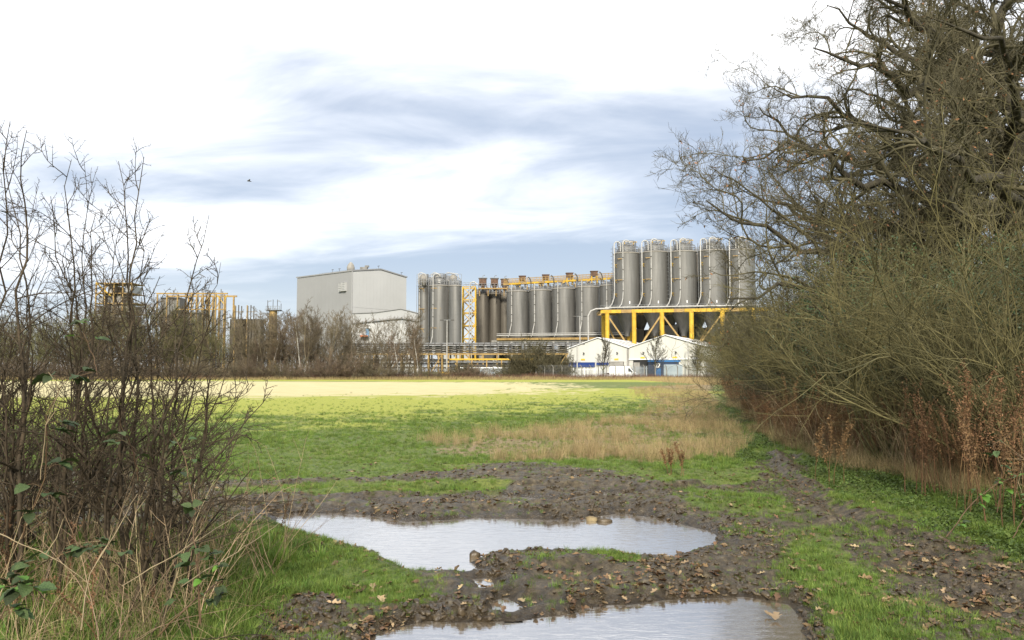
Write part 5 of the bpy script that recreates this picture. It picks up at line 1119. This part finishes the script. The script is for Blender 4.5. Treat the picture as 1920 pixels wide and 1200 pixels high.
for row_, (D0, stp, n0) in enumerate(((158, 21, 0), (166, 26, 7))):
    px = -420 + n0
    while px < 800:
        D = D0 + R_.uniform(-2.5, 2.5); g = (px > 60) * 1; k = R_.choice([2, 2, 1, 3] if px < 440 else [0, 0, 1, 3] if px < 620 else [0, 1, 3, 3] if px < 690 else [0, 0, 1])
        if 675 < px < 712 and row_ < 2: k = 3
        H_ = zat(topat(px) + R_.uniform(-6, 16) + (22 if 678 < px < 710 else 0), D); nm, lb, gp = LB_[k]; ref = (10, 9.6, 8.4, 7.2)[k]; s = H_ / ref
        w = s * R_.uniform(.85, 1.15); plant(k, nm, bk[k], (xat(px, D), D, 0), R_.uniform(0, 6.3), (w, w, s), ('tall ' if H_ > 11 else 'shorter ') + lb.replace(' in the belt behind the field', '') + (', front row of the belt, ', ', back row of the belt, ')[row_] + lmk(px), 'tree', gp)
        px += stp * R_.uniform(.6, 1.4)
for px, D, s, k, lb in ((569, 156, 1.15, 5, 'forked white-barked birch standing below the left corner of the warehouse'), (527, 156, .95, 4, 'slim white-barked birch in the belt, left of the forked birch'), (483, 156, .75, 4, 'small pale-stemmed birch left of the slim one in the belt'),
                     (745, 155, .85, 4, 'straight white birch trunk in front of the left end of the pipe rack'), (783, 156, .88, 4, 'white birch just left of the left silo cluster'), (510, 157, .85, 5, 'twin-stemmed thin birch in the belt below the lookout platform'),
                     (337, 156, .7, 4, 'pale thin birch in the left part of the belt, seen through the near shrub')):
    plant(k, 'birch_tree', bk[k], (xat(px, D), D, 0), px, s, lb, 'tree', None)
for px, D, s, lb in ((575, 200, 1.35, 'tall feathery bare tree rising in front of the left edge of the warehouse'), (548, 262, 1.5, 'faint bare tree far behind, left of the warehouse'), (430, 270, 1.5, 'faint round bare tree just right of the yellow gantry'), (492, 275, 1.35, 'faint low bare tree behind the right group of vent stacks'), (532, 268, 1.3, 'faint bare tree between the lookout platform and the warehouse'), (300, 275, 1.3, 'faint bare tree behind the left end of the yellow gantry'), (150, 270, 1.2, 'faint bare tree left of the process tower')):
    plant(1, 'tall_bare_tree', bk[1] if px != 575 else gen_tree('feather', 31, 10.5, twigm=B_green, bark=B_brown, ang=26, n=(34, 10, 8), rt=.03, forks=3, t0=.1), (xat(px, D), D, 0), px, s, lb, 'tree', None)
# scrub along the foot of the belt
bb_ = [gen_bush('scrub', 41 + i, 2.6, 30, 40, m_, 8, 7, 0, .02, -.4, .9, rt=.012) for i, m_ in enumerate((B_brown, B_purp, B_brown))]
px = -400
while px < 905:
    D = R_.uniform(152.5, 156); s = R_.uniform(.9, 1.7) * (1.4 if 630 < px < 720 else 1) * (.7 if 725 < px < 900 else 1); k = R_.randrange(3)
    plant(k, 'scrub_bush', bb_[k], (xat(px, D), D, 0), R_.uniform(0, 6), (s * 1.3, s * 1.2, s), ('low ', 'taller ')[s > 1.2] + 'scrub bush at the belt foot, ' + lmk(px), 'bush', 'scrub bushes under the tree belt'); px += R_.uniform(9, 20)
dome = gen_bush('dome', 47, 4.9, 80, 42, B_twig, 10, 9, 0, .03, -.5, 2.0, rt=.024, wob=.07)
plant(0, 'round_bush', dome, (xat(1003, 160), 160, 0), .4, (1.35, 1.1, 1.5), 'big round brown bare bush standing alone before the pipe racks, left of the white sheds', 'bush', None)
plant(0, 'round_bush', dome, (xat(1043, 161), 161, 0), 2.4, (.95, .8, 1.1), 'smaller round bush joining the right side of the big one by the fence', 'bush', None)
plant(0, 'round_bush', dome, (xat(968, 159), 159, 0), 3.4, (.9, .8, .95), 'smaller round bush on the left side of the big one', 'bush', None)
plant(0, 'round_bush', dome, (xat(872, 157), 157, 0), 1.1, (1.1, .7, .62), 'low spreading dark bush right of the yellow skip', 'bush', None)
# young trees by the sheds
for i, (px, D, lb, H_) in enumerate(((1131, 158.5, 'young bare tree with upswept branches before the left shed, left of the van', 9.2), (1228.5, 158, 'young bare tree before the right shed, in front of the navy loading bay', 9.0), (1306, 157, 'young bare tree at the right end of the right shed, beside the thicket', 8.6))):
    tp = gen_tree('young', 61 + i, H_, twigm=B_oak, bark=B_haz, ang=40, n=(26, 6, 5), rt=.06, r=.16, t0=.2, up=.7, lr=.55, wob=.04)
    plant(0, 'young_tree', tp, (xat(px, D), D, 0), 0, .92, lb, 'tree', None)
# brown grass strip and red stems along the far edge
def farstrip(name, n, x0, x1, y0, y1, hgt, mat, label, cat, w=.03):
    x = rng.uniform(x0, x1, n); y = rng.uniform(y0, y1, n); h = hgt * rng.uniform(.4, 1.1, n) * (1 + .4 * fbm(x, y, 6, 3, 8)); a = rng.uniform(0, 3.14, n); l = rng.normal(0, .22, n) * h
    p = np.stack([x, y, 0 * x], 1); u = np.stack([np.cos(a), np.sin(a), 0 * a], 1) * w; V = np.stack([p - u, p + u, p + np.stack([l, l * .3, h], 1)], 1).reshape(-1, 3)
    tag(link(name, npmesh(name, V, [np.arange(3 * n).reshape(-1, 3)]), mat), label, cat, kind='stuff')
rng = np.random.default_rng(77)
M_bram = pm('brown_brambles', (.085, .045, .030), (.16, .09, .06), .6, .85)
farstrip('rough_grass', 26000, -130, 40, 149, 153, .75, M_dry, 'strip of rough straw-coloured grass along the far edge of the field', 'rough grass')
farstrip('brambles', 30000, -130, 42, 151.5, 155.5, 1.25, M_bram, 'low brown brambles along the far fence', 'brambles')
farstrip('bank_grass', 9000, 22, 34, 90, 149, .7, M_dry, 'tall pale dead grass at the far right corner of the field', 'dry grass', .02)
farstrip('red_stems', 9000, 27, 34, 78, 104, 1.5, B_red, 'patch of dark red dogwood stems at the far right corner of the field', 'red stems', .02)
# far woods on the horizon, beyond the works
def wood(name, n, f, label):
    t = rng.random(n); x, y = f(t); z = rng.random(n) ** .8 * (7 + 4 * fbm(x, y, 35, 3, 4)); V, F3 = cards(np.stack([x, y, z], 1), rng.normal(size=(n, 3)), rng.normal(size=(n, 3)) + [0, 0, 1], rng.uniform(1.2, 3, n), rng.uniform(.15, .5, n))
    tag(link(name, npmesh(name, V, [F3]), B_brown), label, 'woods', kind='stuff')
wood('far_woods', 26000, lambda t: (-900 + t * 1900, 330 + 40 * np.sin(t * 9) + rng.uniform(0, 25, len(t))), 'distant bare woods along the horizon behind the works')
wood('side_woods', 12000, lambda t: (-420 + rng.uniform(0, 20, len(t)) + t * 300 - 0, 160 + 0 * t + t * 8), 'bare wood continuing the tree belt to the far left')

# ---- the thicket on the right: hazels, thorns, holly
hz = [gen_bush('hazel', 71 + i, 5.0, 30, 23, B_haz, 11, 7, 0, .020, -.45, .6, .11, .22, .0030, .36) for i in range(3)]
tk = [gen_bush('thicket', 81 + i, 4.6, 50, 24, B_haz if i else B_twig, 10, 8, 0, .02, -.25, 1.2, .12, .2, .006) for i in range(2)]
def P_(px, D, dz=0): return (xat(px, D), D, float(height(np.array([xat(px, D)]), np.array([float(D)]))[0]) + dz)
HZ = [(1700, 13.2, 1.0, 0, 'big fan-shaped hazel with pale stems sweeping up to the left, middle of the thicket'), (1850, 11.6, 1.0, 1, 'tall straight-stemmed hazel with reddish stems near the right edge'), (1960, 10.5, 1.0, 2, 'hazel cut by the right edge of the view'),
      (1600, 17, 1.05, 1, 'hazel behind and left of the big fan-shaped one'), (1780, 15.5, 1.1, 2, 'hazel behind the big fan-shaped one, under the oak limb'), (2060, 12, 1.1, 0, 'hazel just outside the right edge of the view'), (1900, 15, 1.15, 0, 'dense hazel at the foot of the big oak')]
for i, (px, D, s, k, lb) in enumerate(HZ): plant(k, 'hazel_bush', hz[k], P_(px, D), i * 1.3, (s, s, s * .9), lb, 'bush', None)
TK = [(1540, 23, 1.0), (1640, 21, 1.0), (1500, 30, 1.1), (1570, 29, 1.2), (1700, 22, 1.1), (1500, 36, 1.15), (1550, 38, 1.2), (1475, 44, 1.2), (1515, 46, 1.3), (1445, 52, 1.3), (1480, 56, 1.4), (1420, 62, 1.4), (1455, 66, 1.5), (1405, 76, 1.5), (1440, 82, 1.7), (1392, 92, 1.6), (1420, 98, 1.8), (1378, 118, 1.9), (1405, 112, 2.0), (1368, 140, 2.0), (1392, 135, 2.2),
      (1620, 27, 1.2), (1750, 26, 1.2), (1850, 22, 1.1), (1950, 24, 1.2), (1900, 30, 1.3), (2000, 18, 1.2), (1680, 33, 1.4), (1560, 45, 1.6), (1620, 42, 1.5), (1780, 36, 1.5), (1500, 60, 1.8), (1460, 85, 2.0), (1430, 110, 2.3), (1400, 140, 2.6)]
order = ['nearest', 'second nearest']
for i, (px, D, s) in enumerate([(a + 18 * (a < 1560), b, c * .96) for a, b, c in TK]):
    plant(i % 2, 'thicket_bush', tk[i % 2], P_(px, D), i * 2.1, (s, s, s * (1.0 if D > 40 else .95)), ('olive-brown ', 'grey-brown ')[i % 2] + 'twiggy thicket bush ' + ('under the long oak limb' if D < 25 else 'behind the fan-shaped hazel' if px > 1590 else 'left of the fan-shaped hazel' if D < 40 else 'where the thicket narrows' if D < 70 else 'by the red stems' if D < 120 else 'beside the right shed') + (', lower one' if s < 1.15 else ', taller one' if s > 1.5 else ''), 'bush', 'twiggy bushes of the right thicket')
thk = [gen_tree('hedge_tree', 91, 8.2, twigm=B_twig, bark=B_oak, ang=52, n=(26, 10, 8), rt=.012, forks=2, t0=.12, lr=.55, wob=.16, r=.22), gen_tree('hedge_tree2', 92, 8.5, twigm=B_twig, bark=B_oak, ang=46, n=(28, 10, 8), rt=.012, forks=3, t0=.1, lr=.5, wob=.14, r=.2)]
for i, (px, D, s) in enumerate(((1480, 40, .95), (1560, 36, 1.0), (1490, 58, 1.1), (1530, 52, 1.1), (1450, 80, 1.15), (1640, 32, 1.05), (1700, 40, 1.2), (1600, 50, 1.4), (1850, 38, 1.3), (1950, 34, 1.3), (1425, 105, 1.3), (1780, 50, 1.5), (1395, 130, 1.3))):
    plant(0, 'hedge_tree', thk[i % 2], P_(px, D), i * 1.7, s, ('two' if i % 2 == 0 else 'three') + '-stemmed bare hedge tree in the thicket, ' + ('near the long oak limb' if D < 45 else 'left of the oak limb tip' if px < 1460 and D < 90 else 'far along the hedge' if D > 90 else 'deep behind the hazels'), 'tree', 'bare hedge trees in the right thicket')
def leafy(name, seed, n, rx, ry, rz_, mat, lf=(.05, .09)):
    global rng; rng = np.random.default_rng(seed); d = norm(rng.normal(size=(n, 3))); q = rng.random(n) ** .45; p = d * q[:, None] * [rx, ry, rz_]; p = p * (1 + .35 * fbm(d[:, 0] * 3, d[:, 2] * 3 + d[:, 1] * 2, 1, 3, seed)[:, None]); p[:, 2] += rz_ * .95
    k = (p[:, 2] > .02) & (fbm(p[:, 0] * 1.0 + p[:, 1], p[:, 2] * 1.2, .9, 3, seed + 3) > -.2); p = p[k]; m = len(p)
    V, F3 = cards(p, d[k] + rng.normal(0, .5, (m, 3)) + [0, 0, .3], rng.normal(size=(m, 3)), rng.uniform(*lf, m), rng.uniform(lf[0] * .6, lf[1] * .55, m))
    S = np.zeros((7, 3)); S[:, :2] = rng.normal(0, .15, (7, 2)); T_ = grow(S, np.concatenate([rng.normal(0, .35, (7, 2)), np.ones((7, 1))], 1), np.full(7, rz_ * 1.8), 8, .06, (0, 0, 0), np.full(7, .04), .3); b1 = br(spawn(T_, 8, .2, 1, 50, 10, .4, .4, .5), 4, .1)
    return [('stems', branch_mesh(name + '_stems', [(T_, 5), (b1, 3)]), B_oak), ('foliage', npmesh(name, V, [F3]), mat)]
lf = [leafy('holly', 101, 11000, 1.5, 1.4, 2.1, M_ever), leafy('ivy', 102, 8000, 1.6, 1.1, 1.3, M_ivy)]
for i, (px, D, s, k, lb) in enumerate(((1870, 13.6, .9, 0, 'dark green holly bush behind the reddish hazel near the right edge'), (1930, 13, .9, 0, 'dark holly cut by the right edge of the view'), (1690, 16.5, 1.0, 0, 'dark evergreen bush inside the thicket behind the fan-shaped hazel'), (1590, 18, 1.0, 0, 'smaller evergreen bush deep in the thicket left of the fan-shaped hazel'),
                                   (1570, 27, 1.1, 0, 'evergreen bush glimpsed low under the long oak limb'), (1500, 27, 1.3, 1, 'low ivy mass in the left part of the thicket'), (1760, 19, 1.2, 1, 'ivy mass over stumps under the oaks'), (1990, 15, 1.0, 0, 'evergreen bush outside the right edge'), (1640, 24, 1.3, 1, 'ivy mass behind the fan-shaped hazel'), (1830, 20, 1.15, 0, 'large dark evergreen at the foot of the second oak'))):
    plant(k, 'holly_bush' if k == 0 else 'ivy_mass', lf[k], P_(px, D), i * 1.9, s, lb, 'bush', None)
# tall rusty dock clump and tall single stalks on the right verge
rng = np.random.default_rng(55)
def clump(label, px, D, H_, n, spr, mat=M_rust):
    X0, Y0 = xat(px, D), D; z_ = float(height(np.array([X0]), np.array([float(Y0)]))[0]); t = thing('dock_clump', (X0, Y0, z_), label, 'dead plant')
    S = np.concatenate([rng.normal(0, spr, (n, 2)), np.zeros((n, 1))], 1); T_ = grow(S, np.concatenate([rng.normal(0, .07, (n, 2)), np.ones((n, 1))], 1), H_ * rng.uniform(.65, 1.05, n), 8, .04, (0, 0, .1), np.full(n, .006), .4)
    b1 = br(spawn(T_, 12, .4, 1, 30, 8, .22, .5, .5, .3), 4, .08, (0, 0, .3), .5); link('stems', branch_mesh('stems', [(T_, 5), (b1, 3)]), mat, t)
    c = np.concatenate([spawn(T_, 50, .5, 1, 60, 20, 0, 0)[0], spawn(b1, 10, .15, 1, 60, 20, 0, 0)[0]]); m = len(c)
    V, F3 = cards(c + rng.normal(0, .008, (m, 3)), rng.normal(size=(m, 3)), rng.normal(size=(m, 3)), rng.uniform(.015, .04, m), rng.uniform(.01, .022, m)); link('seed_heads', npmesh('seed_heads', V, [F3]), mat, t)
clump('tallest rusty dock clump with dense seed heads, rising near the right edge', 1832, 9.2, 1.75, 14, .16); clump('shorter rusty dock clump left of the tallest one', 1720, 10.5, 1.35, 12, .2); clump('thin rusty dock clump at the left end of the stalks', 1505, 16, 1.5, 9, .25)
clump('rusty stalks standing alone among the green verge plants', 1545, 11.6, 1.15, 5, .12); clump('small dark dock plant in the dry grass right of the field', 1265, 12.4, .55, 5, .1); clump('rusty clump at the right edge below the holly', 1905, 8.3, 1.2, 12, .2)
# ------------------------------------------------------------------ near shrub, brambles and small things
rng = np.random.default_rng(301)
B_black = pm('blackthorn_bark', (.024, .018, .010), (.075, .054, .032), 9, .8, c3=(.075, .085, .040), spec=.3)
B_straw = pm('straw_stems', (.17, .125, .07), (.30, .235, .14), 6, .7)
M_brl = pm('bramble_leaf', (.024, .046, .012), (.062, .088, .028), 14, .55, bump=.002, bscale=60, spec=.35, rnd=.5, trans=.12)
M_brl2 = pm('fresh_bramble_leaf', (.07, .16, .02), (.12, .23, .035), 14, .45, rnd=.2, trans=.3)
M_caneg = pm('bramble_cane', (.07, .035, .022), (.13, .085, .04), 8, .6)
def gz_(x, y): return float(height(np.array([x]), np.array([float(y)]))[0])
bases = [(20, 5.6), (65, 5.3), (110, 5.8), (190, 5.5), (215, 5.2), (240, 5.9), (292, 5.4), (310, 5.1), (-40, 5.4), (150, 6.1)]
tips = [(19, 189, 5.0, 0), (50, 206, 5.2, 1), (134, 261, 5.0, 1), (157, 258, 5.6, 2), (222, 264, 5.4, 3), (270, 256, 5.3, 4), (236, 322, 5.8, 3), (260, 397, 5.0, 5), (392, 365, 5.0, 6), (414, 454, 5.2, 6), (377, 488, 5.7, 5), (401, 538, 5.0, 7),
        (9, 273, 5.8, 0), (95, 330, 5.3, 2), (180, 360, 6.0, 9), (300, 480, 5.7, 4), (442, 643, 4.9, 7), (405, 596, 5.4, 6), (511, 730, 4.8, 7), (464, 769, 5.1, 7), (-60, 240, 5.1, 8), (-120, 400, 5.3, 8), (330, 560, 5.9, 5), (120, 420, 4.9, 3), (60, 480, 4.9, 1), (200, 520, 4.8, 4), (-20, 500, 5, 0), (290, 640, 4.8, 7), (433, 836, 4.9, 7), (150, 640, 4.8, 3), (350, 700, 5.8, 6), (30, 650, 4.9, 2)]
def blackthorn(label, sel, seed):
    global rng; rng = np.random.default_rng(seed); gd = []
    for (px, py, D, b) in sel:
        bpx, bD = bases[b]; bx0 = xat(bpx, bD) + rng.normal(0, .14); by = bD + rng.normal(0, .22); py = py + 38 if py < 620 else py; B0 = Vector((bx0, by, gz_(bx0, by) - .05)); T1 = Vector(at(px, py, D)); v = T1 - B0
        m1 = B0 + Vector((v.x * .16, v.y * .2, v.z * .33)); m2 = B0 + Vector((v.x * .50, v.y * .55, v.z * .66)); gd.append([B0, m1, m2, T1])
    o = (float(np.mean([g[0][0] for g in gd])), float(np.mean([g[0][1] for g in gd])), .1); T_ = guided(gd, 18, rng.uniform(.010, .018, len(gd)), .12, .03)
    b1 = br(spawn(T_, 13, .18, .97, 42, 12, .34, .8, .6, .0, .4, .0032), 9, .085, (0, 0, .1), .35)
    b2 = br(spawn(b1, 7, .08, 1, 48, 14, .40, .4, .6, .05, .4, .0021), 6, .10, (0, 0, .2), .45)
    b3 = br(spawn(b2, 5, .1, 1, 58, 14, .22, .3, .7, .0, .5, .0015), 2, .05, (0, 0, 0), .5); b4 = br(spawn(T_, 26, .2, 1, 62, 12, .03, .3, .35, 0, .5, .0018), 3, .08, (0, 0, 0), .4)
    t = thing('blackthorn_shrub', o, label, 'shrub'); link('stems', branch_mesh('stems', [(shift(T_, o), 7)]), B_black, t)
    link('twigs', branch_mesh('twigs', [(shift(b1, o), 5), (shift(b2, o), 4), (shift(b3, o), 3), (shift(b4, o), 3)]), B_black, t); return t
blackthorn('leafless blackthorn at the left edge with a dense dark tangle of thorny twigs', [s for s in tips if s[3] in (0, 1, 2, 8, 9)], 31)
blackthorn('taller leafless blackthorn right of the edge one, three long whips ending against the clouds', [s for s in tips if s[3] in (3, 4, 5)], 32)
blackthorn('low blackthorn with long shoots leaning right over the field and puddles', [s for s in tips if s[3] in (6, 7)], 33)
kb = gen_bush('thornfill', 111, 2.5, 24, 26, B_black, 9, 7, 0, .012, -.4, .55, .07, .2, .0018)
for i, (px, D, s, lb) in enumerate(((40, 6.6, .8, 'twiggy leafless bush filling the gap behind the left edge blackthorn'), (170, 7.0, .72, 'twiggy leafless bush behind the taller blackthorn'), (-120, 5.6, .85, 'leafless bush outside the left edge of the view'), (-60, 7.5, .9, 'leafless bush further back at the left edge'))):
    plant(0, 'leafless_bush', kb, P_(px, D, -.03), i * 1.4, s, lb, 'shrub', None)
# brambles
def leafmesh(L=1.0, seed=0):
    r = np.random.default_rng(seed); K = 8; V = []; f = []
    for i in range(K + 1):
        t = i / K; w = .36 * math.sin(pi * t ** .72) ** .8 * (1 + .07 * (-1) ** i) if 0 < i < K else .01; zc = -.18 * (t - .35) ** 2 * 1.4
        for s in (-1, -.5, 0, .5, 1): V.append((t * L, s * w * L, (zc + abs(s) * w * .28 + .012 * (-1) ** i * abs(s)) * L))
    for i in range(K):
        for j in range(4): a = i * 5 + j; f.append((a, a + 1, a + 6, a + 5))
    return npmesh('leaf', V, [np.array(f)], True)
lms = []
for m_ in (M_brl, M_brl2):
    lm = leafmesh(); lm.materials.append(m_); lms.append(lm)
def leafat(parent, P, size, yaw, pitch, roll, k=0):
    o = bpy.data.objects.new('leaf', lms[k]); COL.objects.link(o); o.parent = parent; o.location = Vector(P) - Vector(parent.location); o.rotation_euler = (roll, pitch, yaw); o.scale = (size,) * 3
def bramble(label, path, r, leaves, seed, sz=.07, fresh=.08, name='bramble', mat=None):
    R = random.Random(seed); global rng; rng = np.random.default_rng(seed); pts = [Vector(at(*p)) for p in path]; o = Vector((pts[0].x, pts[0].y, pts[0].z)); t = thing(name, o, label, 'bramble')
    Q, _ = rs(pts, 22); Q += np.cumsum(rng.normal(0, .006, Q.shape), 0) * .6; m = MB(o); m.tube([tuple(q) for q in Q], [r * (1 - .6 * i / 21) for i in range(22)], 6); m.build('cane', mat or M_caneg, t)
    for k in range(leaves):
        f = R.uniform(.08, 1); q = Vector(Q[int(f * 21)]); a = R.uniform(0, 6.28); out = Vector((cos(a), sin(a), R.uniform(.0, .6))) * R.uniform(.03, .09); m = MB(o); m.tube([q, q + out * .6 + Vector((0, 0, .01)), q + out], .0013, 4); m.build('stalk', mat or M_caneg, t)
        for da in (-1.1, 0, 1.1):
            if R.random() < .85: leafat(t, q + out, sz * .85 * R.uniform(.5, 1.15) * (1 if da == 0 else .8), a + da + R.uniform(-.2, .2), R.uniform(-.3, .7), R.uniform(-.5, .5), 1 if R.random() < fresh else 0)
    return t
bramble('bramble cane hanging in front of the leaning blackthorn with round dark leaves', [(375, 1170, 3.7), (372, 1080, 3.7), (368, 960, 3.8), (350, 860, 3.9), (330, 815, 4.0)], .004, 15, 1, .085)
bramble('bramble with wide dull green leaves low in the left corner', [(20, 1110, 3.6), (80, 1060, 3.8), (150, 1035, 3.8), (240, 1050, 3.7)], .004, 20, 2, .095, 0)
bramble('bramble climbing the left edge blackthorn with large dark leaves', [(40, 1010, 4.4), (80, 900, 4.4), (90, 780, 4.3), (120, 720, 4.3), (180, 700, 4.4)], .004, 14, 3, .13, 0)
bramble('bramble in the bottom left corner with a few bright leaves', [(-20, 1200, 3.4), (20, 1120, 3.5), (60, 1090, 3.5), (100, 1130, 3.5)], .004, 14, 4, .09, .3)
bramble('thin bramble shoot with two leaves hanging in the middle of the near twigs', [(260, 900, 4.4), (250, 820, 4.3), (232, 770, 4.2)], .003, 3, 5, .10, 0)
bramble('bramble with bright green leaves high inside the taller blackthorn', [(180, 700, 4.8), (160, 640, 4.8), (135, 590, 4.8)], .003, 4, 6, .10, .5)
bramble('dark bramble leaves at the very left edge high up against the sky', [(-40, 430, 4.6), (-10, 390, 4.6), (15, 385, 4.6)], .003, 3, 7, .09, 0)
bramble('trailing bramble on the grass under the leaning blackthorn, right side', [(300, 1190, 3.9), (360, 1130, 3.9), (420, 1090, 4.2), (400, 1010, 4.5)], .004, 12, 8, .08)
bramble('dark bramble arching over the bright verge near the right edge', [(1775, 1005, 6.2), (1815, 955, 6.2), (1860, 915, 6.3), (1930, 885, 6.5)], .0045, 13, 9, .085, .25)
bramble('bramble leaves among the rusty stalks high at the right edge', [(1870, 960, 7.2), (1880, 880, 7.2), (1860, 830, 7.3), (1900, 800, 7.3)], .004, 11, 10, .09, .1)
bramble('bramble at the bottom of the right edge beside the dead grass', [(1900, 1010, 6.0), (1930, 960, 6.0), (1960, 900, 6.2)], .004, 8, 11, .08, .3)
# pale dead canes and arching straw in the left corner
for i, (pth, lb) in enumerate((([(340, 1100, 3.6), (430, 1045, 3.9), (520, 985, 4.4)], 'long pale dead cane pointing right from under the leaning blackthorn'), ([(230, 1100, 3.5), (330, 1040, 3.7), (450, 960, 4.3)], 'second pale dead cane above the long one, nearly parallel'),
                               ([(75, 900, 4.2), (85, 800, 4.2), (110, 735, 4.2), (90, 700, 4.2)], 'bleached crooked stem standing upright near the left edge'), ([(150, 1180, 3.3), (170, 1080, 3.5), (230, 980, 3.7), (260, 930, 3.8)], 'pale curved stem rising from the straw in the left corner'),
                               ([(0, 1000, 3.6), (70, 1030, 3.6), (160, 1090, 3.5)], 'pale stem lying across the leaves at the left edge'), ([(380, 1200, 4.2), (470, 1190, 4.4), (580, 1196, 4.7)], 'brown fallen stick at the bottom edge, left of the near puddle'),
                               ([(480, 1155, 4.95), (520, 1175, 4.85), (545, 1196, 4.75)], 'short dark stick slanting on the mud near the bottom edge'))):
    pts = [Vector(at(*p)) for p in pth]; t = thing('dead_stem', pts[0], lb, 'stick'); Q, _ = rs(pts, 14); Q += np.cumsum(rng.normal(0, .006, Q.shape), 0) * .5; m = MB(pts[0]); m.tube([tuple(q) for q in Q], [.0026 * (1 - .5 * k / 13) for k in range(14)], 6); m.build('stem', B_straw if i < 5 else B_black, t)
    m = MB(pts[0]); q = Vector(Q[6]); m.tube([q, q + Vector((.04, .01, .07)), q + Vector((.06, .02, .15))], [.003, .002, .001], 5); m.build('side_shoot', B_straw if i < 5 else B_black, t)
ls_ = [src('arching_straw', *blades(26, .55, .4, .0036, .12, 1.35, 6, .35), M_dry2 if i % 2 else M_dry) for i in range(4)]
n = 260; x = rng.uniform(-3.6, -1.3, n); y = rng.uniform(3.1, 6.4, n); k = (x < -1.75 + rng.normal(0, .18, n)) & (y < 5.6) & (fbm(x, y, .8, 3, 12) > -.3); x, y = x[k], y[k]; n = len(x)
scatter('arching_straw', np.stack([x, y, height(x, y)], 1), np.stack([rng.normal(0, .35, n), rng.normal(0, .35, n), rng.uniform(0, 6.28, n)], 1), rng.uniform(.3, .7, n), ls_, 'arching dead straw and grass under the near blackthorns', 'dry grass')
n = 1500; x = rng.uniform(-3.9, -1.0, n); y = rng.uniform(3.0, 7.2, n); k = x < -1.7 + rng.normal(0, .15, len(x)); x, y = x[k], y[k]; n = len(x)
scatter('hedge_foot_grass', np.stack([x, y, height(x, y)], 1), np.stack([rng.normal(0, .2, n), rng.normal(0, .2, n), rng.uniform(0, 6.28, n)], 1), rng.uniform(.7, 1.5, n), gv, 'longer green grass mixed into the foot of the left hedge', 'grass')
n = 120; x = rng.uniform(-3.8, -1.8, n); y = rng.uniform(4.2, 7.0, n)
scatter('left_dead_stems', np.stack([x, y, height(x, y)], 1), np.stack([rng.normal(0, .3, n), rng.normal(0, .3, n), rng.uniform(0, 6.28, n)], 1), rng.uniform(.3, .75, n), bv + sv[:1], 'dead brown and bleached herb stems inside the left hedge', 'dead stalks')
# large fallen leaves, one object each
bl = []
for i in range(4):
    V, Fq = leafshape(200 + i, i < 3, .11); me = npmesh('oak_leaf', V, Fq, True); me.materials.append(M_leafp if i % 2 == 0 else M_leaf); bl.append(me)
def fallen(px, py, sz, k, lb, gp=None):
    X_, Y_ = gr(px, py); t = bpy.data.objects.new('fallen_leaf', bl[k]); COL.objects.link(t); zz = max(gz_(X_, Y_), WL) + .012; t.location = (X_, Y_, zz); t.rotation_euler = (random.uniform(-.25, .25), random.uniform(-.3, .3), random.uniform(0, 6.28)); t.scale = (sz,) * 3; tag(t, lb, 'leaf', gp)
for px, py, sz, k, lb in ((1487, 1074, 1.05, 0, 'large pale lobed oak leaf on the grass right of the near puddle'), (1622, 1090, .95, 1, 'curled orange-brown leaf upright in the grass, lower right'), (1782, 1137, 1.0, 0, 'flat pale tan leaf on the muddy track near the bottom right'), (1455, 1153, 1.05, 2, 'long tan leaf lying at the edge of the near puddle'),
                          (1563, 1160, .85, 1, 'dark orange curled leaf right of the near puddle, bottom'), (1518, 1124, .7, 3, 'rusty leaf by the corner of the near puddle'), (1452, 1113, .8, 0, 'pale pinkish leaf on the mud above the near puddle'), (1900, 1125, .9, 2, 'pale leaf near the right edge on the track'),
                          (1725, 1105, .8, 2, 'bright cream leaf on the grass of the lower right track'), (1602, 1030, .7, 0, 'small cream leaf in the middle of the muddy track'), (1705, 1025, .75, 2, 'cream leaf on the track left of the arching bramble'), (1402, 1018, .85, 1, 'orange leaf near the right tip of the long puddle'),
                          (480, 1100, .8, 3, 'red-brown leaf in the grass left of the puddles'), (715, 1137, .9, 2, 'dull tan leaf on the mud left of the near puddle'), (625, 1148, .9, 0, 'pale flat leaf on the mud by the bottom left'), (1800, 1175, .8, 1, 'brown leaf low on the track in the bottom right corner')):
    fallen(px, py, sz, k, lb)
R_ = random.Random(77)
for i in range(48):
    px, py = R_.choice([(R_.uniform(920, 1460), R_.uniform(1055, 1125)), (R_.uniform(1420, 1900), R_.uniform(990, 1190)), (R_.uniform(450, 840), R_.uniform(1080, 1190)), (R_.uniform(860, 960), R_.uniform(1080, 1150))])
    fallen(px, py, R_.uniform(.45, .8), R_.randrange(4), 'small curled oak leaf lying loose on the mud and grass around the puddles', 'small fallen oak leaves')
# stone and stub in the long puddle
M_stone = pm('tan_stone', (.13, .095, .05), (.22, .17, .09), 9, .7, bump=.01)
def rock(name, px, py, s, mat, lb, seed):
    X_, Y_ = gr(px, py, WL); c = clod(seed); me = c.data; me.materials.clear(); me.materials.append(mat); o = bpy.data.objects.new(name, me); COL.objects.link(o); o.location = (X_, Y_, WL + .01); o.scale = s; tag(o, lb, 'stone' if 'stone' in name else 'clod')
rock('stone', 1110, 976, (1.7, 1.2, 2.4), M_stone, 'small tan stone standing in the far side of the long puddle', 61)
rock('mud_lump', 1132, 978, (2.2, 1.6, 1.6), M_mud, 'dark mud lump beside the tan stone in the long puddle', 62)
rock('mud_lump', 889, 1046, (1.3, 1.2, 3.0), M_mud, 'small dark mud lump in the water at the left tip of the mud tongue', 63)
tot = sum(len(p.vertices) - 2 for me in bpy.data.meshes for p in [] ) 
T3 = 0
for me in bpy.data.meshes:
    if me.users: T3 += len(me.loops) - 2 * len(me.polygons)
print('TRIANGLES', T3)
